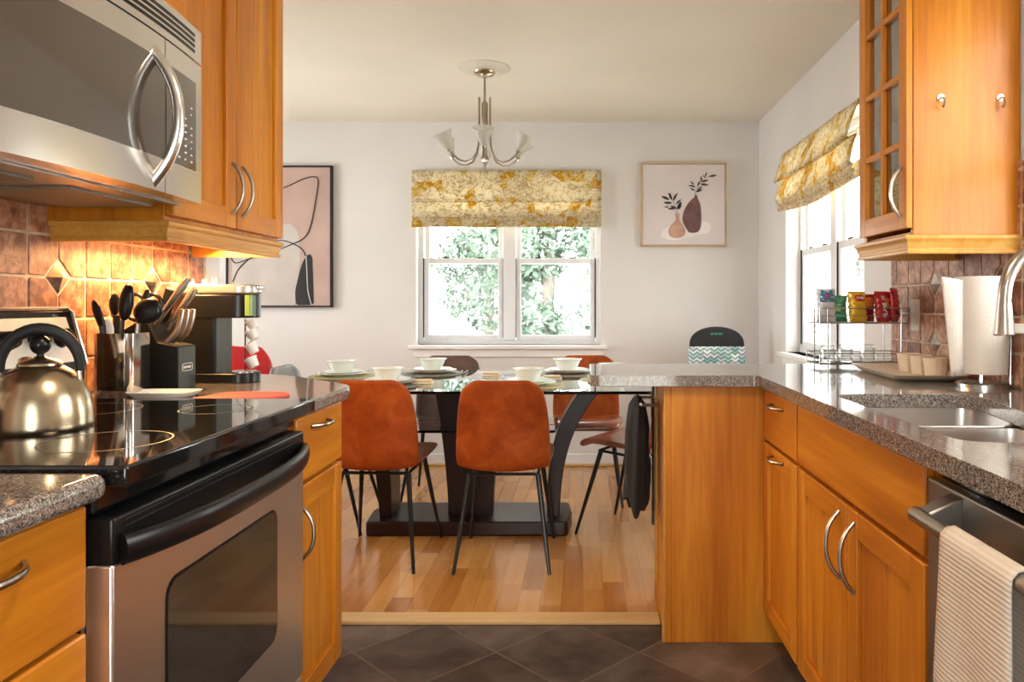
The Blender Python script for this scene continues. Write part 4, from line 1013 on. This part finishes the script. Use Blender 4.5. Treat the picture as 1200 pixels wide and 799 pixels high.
# ------------------------------------------------------------------ place settings
TT = .7602
def setting(x, y, lab, dx, matm='mat'):
    # dx: unit direction (x,y) from the plate towards the diner
    o = MB().prism([(.17*math.cos(2*PI*k/40), .17*math.sin(2*PI*k/40)) for k in range(40)], 0, .003).build('placemat', M[matm]); o.location = (x, y, TT)
    tag(o, 'round woven placemat under the plates %s' % lab, 'placemat', 'placemats')
    z = TT+.0032
    o = MB().lathe([(0, 0), (.085, 0), (.09, .004), (.135, .016), (.135, .019), (.088, .007), (0, .005)], (0, 0, 0), 48).build('dinner_plate', M['platerim'] if matm != 'mat' else M['china']); o.location = (x, y, z)
    tag(o, 'large dinner plate, lower of the two plates %s' % lab, 'plate', 'dinner plates')
    z += .0195
    o = MB().lathe([(0, -.012), (.075, -.012), (.08, -.006), (.110, .004), (.110, .007), (.078, -.002), (0, -.006)], (0, 0, 0), 48).build('side_plate', M['china']); o.location = (x, y, z)
    tag(o, 'white side plate right under the bowl %s' % lab, 'plate', 'side plates')
    o = MB().lathe([(0, 0), (.042, 0), (.045, .004), (.062, .035), (.072, .060), (.079, .063), (.079, .066), (.070, .065), (.060, .035), (.040, .006), (0, .005)], (0, 0, 0), 48).build('soup_bowl', M['china']); o.location = (x, y, z-.0058)
    tag(o, 'white bowl on two plates %s' % lab, 'bowl', 'bowls')
    # fork and napkin to the diner's left
    lx, ly = -dx[1], dx[0]
    for q, nm in ((.155, 'left fork'), (.185, 'outer fork')):
        f = MB(); 
        def pt(a, b, h): return (x+lx*-q+dx[0]*a + lx*b, y+ly*-q+dx[1]*a + ly*b, TT+.0035+h)
        f.tube([pt(.09, 0, .003), pt(.0, 0, .004), pt(-.04, 0, .005)], [.0045, .003, .004], 8, flat=.5)
        for b in (-.008, -.003, .003, .008): f.tube([pt(-.04, b*.6, .005), pt(-.055, b, .006), pt(-.095, b, .009)], .0014, 6)
        tag(f.build('dinner_fork', M['rod']), 'steel fork, %s beside the place setting %s' % ('inner' if q < .16 else 'outer', lab), 'fork', 'forks')
S_ = [(-1.305, 4.02, 'at the left end of the table', (-1, 0), 'mat'), (-.945, 3.60, 'in front of the left near chair', (0, -1), 'matgrey'), (-.845, 4.17, 'by the window, left of centre', (0, 1), 'matgrey'),
      (-.262, 3.57, 'in front of the chair before the pedestal', (0, -1), 'mat'), (-.085, 4.15, 'by the window, right of centre', (0, 1), 'matgrey'), (.155, 3.83, 'at the right end, peeking over the granite', (1, 0), 'mat')]
for s in S_: setting(*s[:4], matm=s[4])
for x, y, lab in ((-.79, 3.66, 'left'), (-.16+.0, 3.86, 'middle'), (-.50, 4.05, 'far')):
    t = thing('coaster_set', 'small square cream coaster stack on the glass table, the %s one' % lab, 'coaster', (x, y, TT), rz=.1)
    MB().prism(rrect(-.05, .05, -.05, .05, .008), 0, .010).build('coaster', M['napkin'], t, bev=.002)
    MB().prism(rrect(-.044, .044, -.044, .044, .008), .010, .018).build('wood_coaster', M['gold'], t, bev=.002)

# ------------------------------------------------------------------ chandelier
t = thing('chandelier', 'brushed nickel chandelier with frosted glass cup shades over the dining table', 'chandelier', (-.537, 4.06, 0))
MB().lathe([(0, 2.418), (.06, 2.418), (.072, 2.425), (.095, 2.428), (.115, 2.432), (.14, 2.436), (.142, 2.4398), (0, 2.4398)], (0, 0, 0), 48).build('ceiling_medallion', plain('medallion_white', (.72, .66, .56), .5), t)
MB().lathe([(0, 2.388), (.014, 2.388), (.016, 2.396), (.048, 2.402), (.058, 2.412), (.060, 2.418), (0, 2.418)], (0, 0, 0), 32).build('canopy', M['brassy'], t)
MB().tube([(0, 0, 2.392), (0, 0, 2.24)], .006).tube([(0, 0, 2.24), (0, 0, 1.93)], .010).build('stem', M['nickel'], t)
MB().lathe([(0, 2.255), (.012, 2.255), (.018, 2.245), (.018, 2.13), (.012, 2.12), (.010, 2.0), (.014, 1.965), (.022, 1.945), (.022, 1.935), (0, 1.93)], (0, 0, 0), 24).build('centre_body', M['brassy'], t)
MB().lathe([(0, 1.93), (.006, 1.928), (.020, 1.905), (.014, 1.89), (.006, 1.882), (0, 1.88)], (0, 0, 0), 16).build('glass_finial', M['jar'], t)
for k in range(6):
    a = math.radians(-84+60*k); ca, sa = math.cos(a), math.sin(a)
    prof = [(.034, 2.275), (.034, 2.10), (.036, 2.03), (.048, 1.975), (.075, 1.932), (.115, 1.915), (.155, 1.922), (.19, 1.945), (.208, 1.965)]
    arm = MB().tube([(r*ca, r*sa, z) for r, z in prof], .0055, 10).build('arm', M['nickel'], t)
    Mx = Matrix.Rotation(a, 3, 'Z') @ Matrix.Rotation(math.radians(28), 3, 'Y')
    c = (.206*ca, .206*sa, 1.962)
    MB().lathe([(0, 0), (.012, 0), (.014, .02), (0, .02)], c, 16, Mx).build('socket_cup', M['brassy'], arm)
    MB().lathe([(.015, .012), (.022, .03), (.040, .075), (.056, .105), (.0545, .106), (.038, .075), (.019, .03), (.0, .018)], c, 28, Mx).build('glass_shade', M['frost'], arm)

# ------------------------------------------------------------------ blinds
def blind(label, loc_fn, L, prof, nu=24, sag=0):
    mb = MB(); n = len(prof)-1
    def f(u, v):
        q = v*n; i = min(int(q), n-1); fq = q-i; d = prof[i][0]*(1-fq)+prof[i+1][0]*fq; z = prof[i][1]*(1-fq)+prof[i+1][1]*fq
        wob = .003*math.sin(u*17+z*20)*(d > .02); z2 = z - sag*math.sin(PI*u)*max(0, (2.0-z)/.3)
        return loc_fn(u, d+wob, z2)
    mb.grid(f, nu, n*3)
    return mb
t = thing('roman_blind', 'yellow floral roman blind folded up over the dining window', 'blind', (-.53, YB, 2.07), world=True)
prof = [(.002, 2.092), (.040, 2.092), (.044, 2.085), (.046, 2.0), (.056, 1.90), (.064, 1.868), (.060, 1.862), (.034, 1.872), (.036, 1.862), (.052, 1.80), (.066, 1.765), (.062, 1.758), (.030, 1.770), (.030, 1.758), (.042, 1.720), (.050, 1.692), (.044, 1.688), (.022, 1.72), (.020, 1.80)]
blind('', lambda u, d, z: (-1.205+1.335*u, YB-.004-d, z), 1, prof).build('fabric', M['fabric'], t, smooth=30, solid=.003)
MB().box(-1.20, .125, YB-.038, YB-.001, 2.062, 2.088).build('head_rail', M['white'], t)
t = thing('roman_blind', 'yellow floral roman blind sagging over the side window', 'blind', (XW, 3.93, 2.05), world=True)
prof2 = [(.004, 2.062), (.030, 2.062), (.040, 2.03), (.06, 1.97), (.082, 1.905), (.088, 1.890), (.075, 1.885), (.040, 1.905), (.050, 1.88), (.066, 1.83), (.075, 1.785), (.070, 1.775), (.062, 1.778), (.068, 1.755), (.062, 1.745), (.056, 1.75), (.060, 1.725), (.050, 1.712), (.02, 1.72), (.015, 1.80)]
blind('', lambda u, d, z: (XW-.003-d, 3.27+1.26*u, z), 1, prof2, sag=.035).build('fabric', M['fabric'], t, smooth=30, solid=.003)
MB().box(XW-.03, XW-.001, 3.28, 4.52, 2.035, 2.058).build('head_rail', M['white'], t)

# ------------------------------------------------------------------ pictures
def wx(px, Y=5.25): return (px-VX)*Y/F_PX
def wz(py, Y=5.25): return H+(VY-py)*Y/F_PX
t = thing('wall_picture', 'tall abstract canvas in thin black frame, pink ground with black line, on back wall', 'picture', (-2.15, YB, 1.6), world=True)
x0, x1, z0, z1 = wx(265), wx(389), wz(360), wz(194); Yp = 5.252
MB().box(x0+.008, x1-.008, Yp, YB-.001, z0+.008, z1-.008).build('canvas', M['canvas'], t)
f = MB(); f.prism([(x0, z0), (x1, z0), (x1, z1), (x0, z1)], Yp-.008, YB-.001, 'Y', holes=[[(x0+.012, z0+.012), (x1-.012, z0+.012), (x1-.012, z1-.012), (x0+.012, z1-.012)]]); f.build('frame', M['ink'], t)
def art(pts, name, mat, lay, parent, Yb): 
    P = [(wx(a, Yb), wz(b, Yb)) for a, b in pts]; return MB().prism(round_poly(P, .03, 4), Yb-.0008*lay-.0006, Yb-.0001, 'Y').build(name, mat, parent, smooth=0)
art([(272, 357.5), (272, 300), (285, 272), (300, 262), (325, 264), (341, 262), (350, 272), (352, 300), (350, 320), (346, 357.5)], 'grey_shape', M['canvasgrey'], 1, t, Yp)
art([(346.5, 357.5), (346, 340), (352, 315), (356, 304), (362, 297), (366, 300), (367, 330), (368, 357.5)], 'black_shape', M['ink'], 2, t, Yp)
def line(pts, r, nm, mt, par, Yb, lay):
    # smooth polyline on the picture plane
    P = [Vector((wx(a, Yb), Yb-.0008*lay-.001, wz(b, Yb))) for a, b in pts]; out = []
    for i in range(len(P)-1):
        p0, p1, p2, p3 = P[max(i-1, 0)], P[i], P[i+1], P[min(i+2, len(P)-1)]
        for k in range(6):
            q = k/6; out.append(.5*((2*p1)+(p2-p0)*q+(2*p0-5*p1+4*p2-p3)*q*q+(3*p1-p0-3*p2+p3)*q**3))
    out.append(P[-1]); return MB().tube(out, r, 6, flat=1).build(nm, mt, par)
line([(270, 300), (276, 308), (290, 304), (304, 300), (320, 295), (338, 288), (356, 279), (364, 265), (370, 235), (373, 212), (368, 207), (355, 210), (338, 218), (320, 224)], .0035, 'black_line', M['ink'], t, Yp, 3)
line([(273, 330), (280, 315), (294, 302), (310, 292), (325, 282), (340, 284), (354, 292), (358, 300)], .0035, 'black_line', M['ink'], t, Yp, 3)
line([(359, 300), (360, 320), (361, 340), (365, 357)], .003, 'white_line', M['whitepaint'], t, Yp, 4)
t = thing('wall_picture', 'square canvas of two painted vases in pale wood frame, right of the window', 'picture', (.72, YB, 1.85), world=True)
Yq = 5.235
x0, x1, z0, z1 = wx(751, Yq), wx(851.5, Yq), wz(288.5, Yq), wz(190.5, Yq)
MB().box(x0+.012, x1-.012, Yq+.003, YB-.001, z0+.012, z1-.012).build('canvas', M['canvaslilac'], t)
MB().prism([(x0, z0), (x1, z0), (x1, z1), (x0, z1)], Yq-.004, YB-.001, 'Y', holes=[[(x0+.010, z0+.010), (x1-.010, z0+.010), (x1-.010, z1-.010), (x0+.010, z1-.010)]]).build('frame', M['gold'], t)
Ya = Yq+.003
def A2(pts): return [(740+a*120/799, 180+b*120/799) for a, b in pts]
art(A2([(225, 640), (240, 600), (300, 560), (420, 560), (520, 530), (600, 530), (625, 570), (600, 620), (480, 640), (360, 675), (260, 670)]), 'pale_wash', M['whitepaint'], 1, t, Ya)
art(A2([(335, 460), (378, 462), (372, 490), (378, 525), (405, 560), (425, 600), (415, 645), (360, 660), (310, 655), (285, 620), (290, 580), (320, 545), (348, 520), (345, 490)]), 'pink_vase', M['vasepink'], 2, t, Ya)
art(A2([(490, 320), (510, 322), (518, 350), (540, 400), (545, 480), (545, 560), (525, 615), (450, 620), (430, 590), (395, 530), (400, 470), (430, 400), (470, 355), (495, 340)]), 'plum_vase', M['vasedark'], 3, t, Ya)
def leaf(cx, cy, ln, ang, w_=.27):
    ca, sa = math.cos(ang), math.sin(ang); pts = []
    for q, ww in ((0, 0), (.25, .8), (.5, 1), (.75, .7), (1, 0), (.75, -.7), (.5, -1), (.25, -.8)):
        a = q*ln; b = ww*ln*w_*.5; pts.append((cx+a*ca-b*sa, cy+a*sa+b*ca))
    return pts
lv = [(355, 430, 60, -2.7), (350, 425, 70, 3.05), (320, 385, 75, -3.1), (300, 360, 75, -2.75), (318, 365, 70, -2.0), (325, 370, 65, -1.15), (345, 395, 60, -.75), (355, 440, 75, -1.15), (295, 415, 40, 3.1), (330, 345, 50, -.9), (370, 440, 70, -1.3), (300, 350, 45, -1.5),
      (500, 300, 60, -.35), (495, 290, 45, -2.6), (500, 262, 50, -2.8), (515, 255, 50, -1.2), (545, 222, 50, -1.6), (535, 238, 70, .1), (540, 220, 65, -.2), (575, 185, 45, -1.3), (600, 180, 70, -.2), (490, 245, 45, -2.4), (510, 290, 55, -.7), (575, 190, 30, -2.2), (470, 255, 30, -2.9)]
for p in lv: art(A2(leaf(*p)), 'painted_leaf', M['leafpaint'], 4, t, Ya)
line(A2([(355, 460), (345, 420), (325, 375), (300, 340)]), .0012, 'painted_stem', M['leafpaint'], t, Ya, 4)
line(A2([(498, 330), (500, 290), (525, 245), (560, 205), (610, 175), (660, 165)]), .0012, 'painted_stem', M['leafpaint'], t, Ya, 4)

# ------------------------------------------------------------------ outside
struct(MB().box(-30, 30, 5.5, 40, -.65, -.6).box(1.5, 30, -20, 5.5, -.65, -.6).box(-30, 1.5, -20, -1.8, -.65, -.6).build('ground_outside', M['lawn'], smooth=0))
def tree(x, y, h, r, lab, nleaf, seed, cat='tree'):
    R_ = random.Random(seed); t = thing('garden_tree', lab, cat, (x, y, -.6), group='trees outside the windows')
    MB().tube([(0, 0, 0), (.05, .02, h*.4), (-.04, .05, h*.8)], [.13, .10, .04], 8).build('trunk', M['bark'], t)
    mb = MB(); bm = mb.bm
    blobs = [(R_.uniform(-1, 1)*r*.8, R_.uniform(-.6, .6)*r, R_.uniform(.25, 1.0)*h, R_.uniform(.3, .55)*r) for _ in range(26)]
    for i in range(nleaf):
        bx, by, bz, br = R_.choice(blobs); d = Vector((R_.gauss(0, 1), R_.gauss(0, 1), R_.gauss(0, 1))).normalized() * br * R_.uniform(.5, 1)
        c = Vector((bx, by, bz))+d; s = R_.uniform(.045, .10)
        a = Vector((R_.gauss(0, 1), R_.gauss(0, 1), R_.gauss(0, 1))).normalized(); b = a.orthogonal().normalized()
        v = [bm.verts.new(c+a*s), bm.verts.new(c+b*s*.45), bm.verts.new(c-a*s), bm.verts.new(c-b*s*.45)]; bm.faces.new(v)
    mb.build('foliage', M['leaf'], t, smooth=0, fix=False)
for i, (x, y, h, r, n) in enumerate(((-3.6, 12.5, 5.6, 1.35, 15000), (-.6, 12, 5.2, 1.35, 15000), (2.4, 13, 5, 1.3, 12000), (-2.1, 16.5, 6.5, 1.4, 11000), (1.4, 17.0, 6.5, 1.5, 11000), (5.2, 9.8, 5, 1.3, 9000), (8.2, 15.0, 5.2, 1.5, 7000), (6.2, 1.8, 4.5, 1.6, 2200))):
    tree(x, y, h, r, ['leafy tree outside the dining window, farthest left', 'leafy tree outside the dining window, the middle one of the near row', 'leafy tree outside the dining window, farthest right', 'tall leafy tree far back outside the dining window, left one', 'tall leafy tree far back outside the dining window, right one', 'leafy tree outside the side window, nearer one', 'leafy tree outside the side window, farther one', 'leafy tree outside the sink window'][i], n, 20+i)
# ceiling lamp added out of view to brighten the kitchen
t = thing('fill_lamp', 'added round frosted ceiling lamp, out of view, brightening the kitchen', 'lamp', (0, .9, 2.38), world=True)
MB().lathe([(0, 2.33), (.12, 2.34), (.17, 2.375), (.18, 2.40), (.18, 2.4395), (0, 2.4395)], (0, .9, 0), 40).build('shade', emis('fill_lamp_glow', (1, .86, .68), 2), t)
a = area('kitchen_fill_light', (0, .9, 2.32), (0, 0, 0), .3, .3, 7, (1, .82, .62)); a.data.shape = 'DISK'
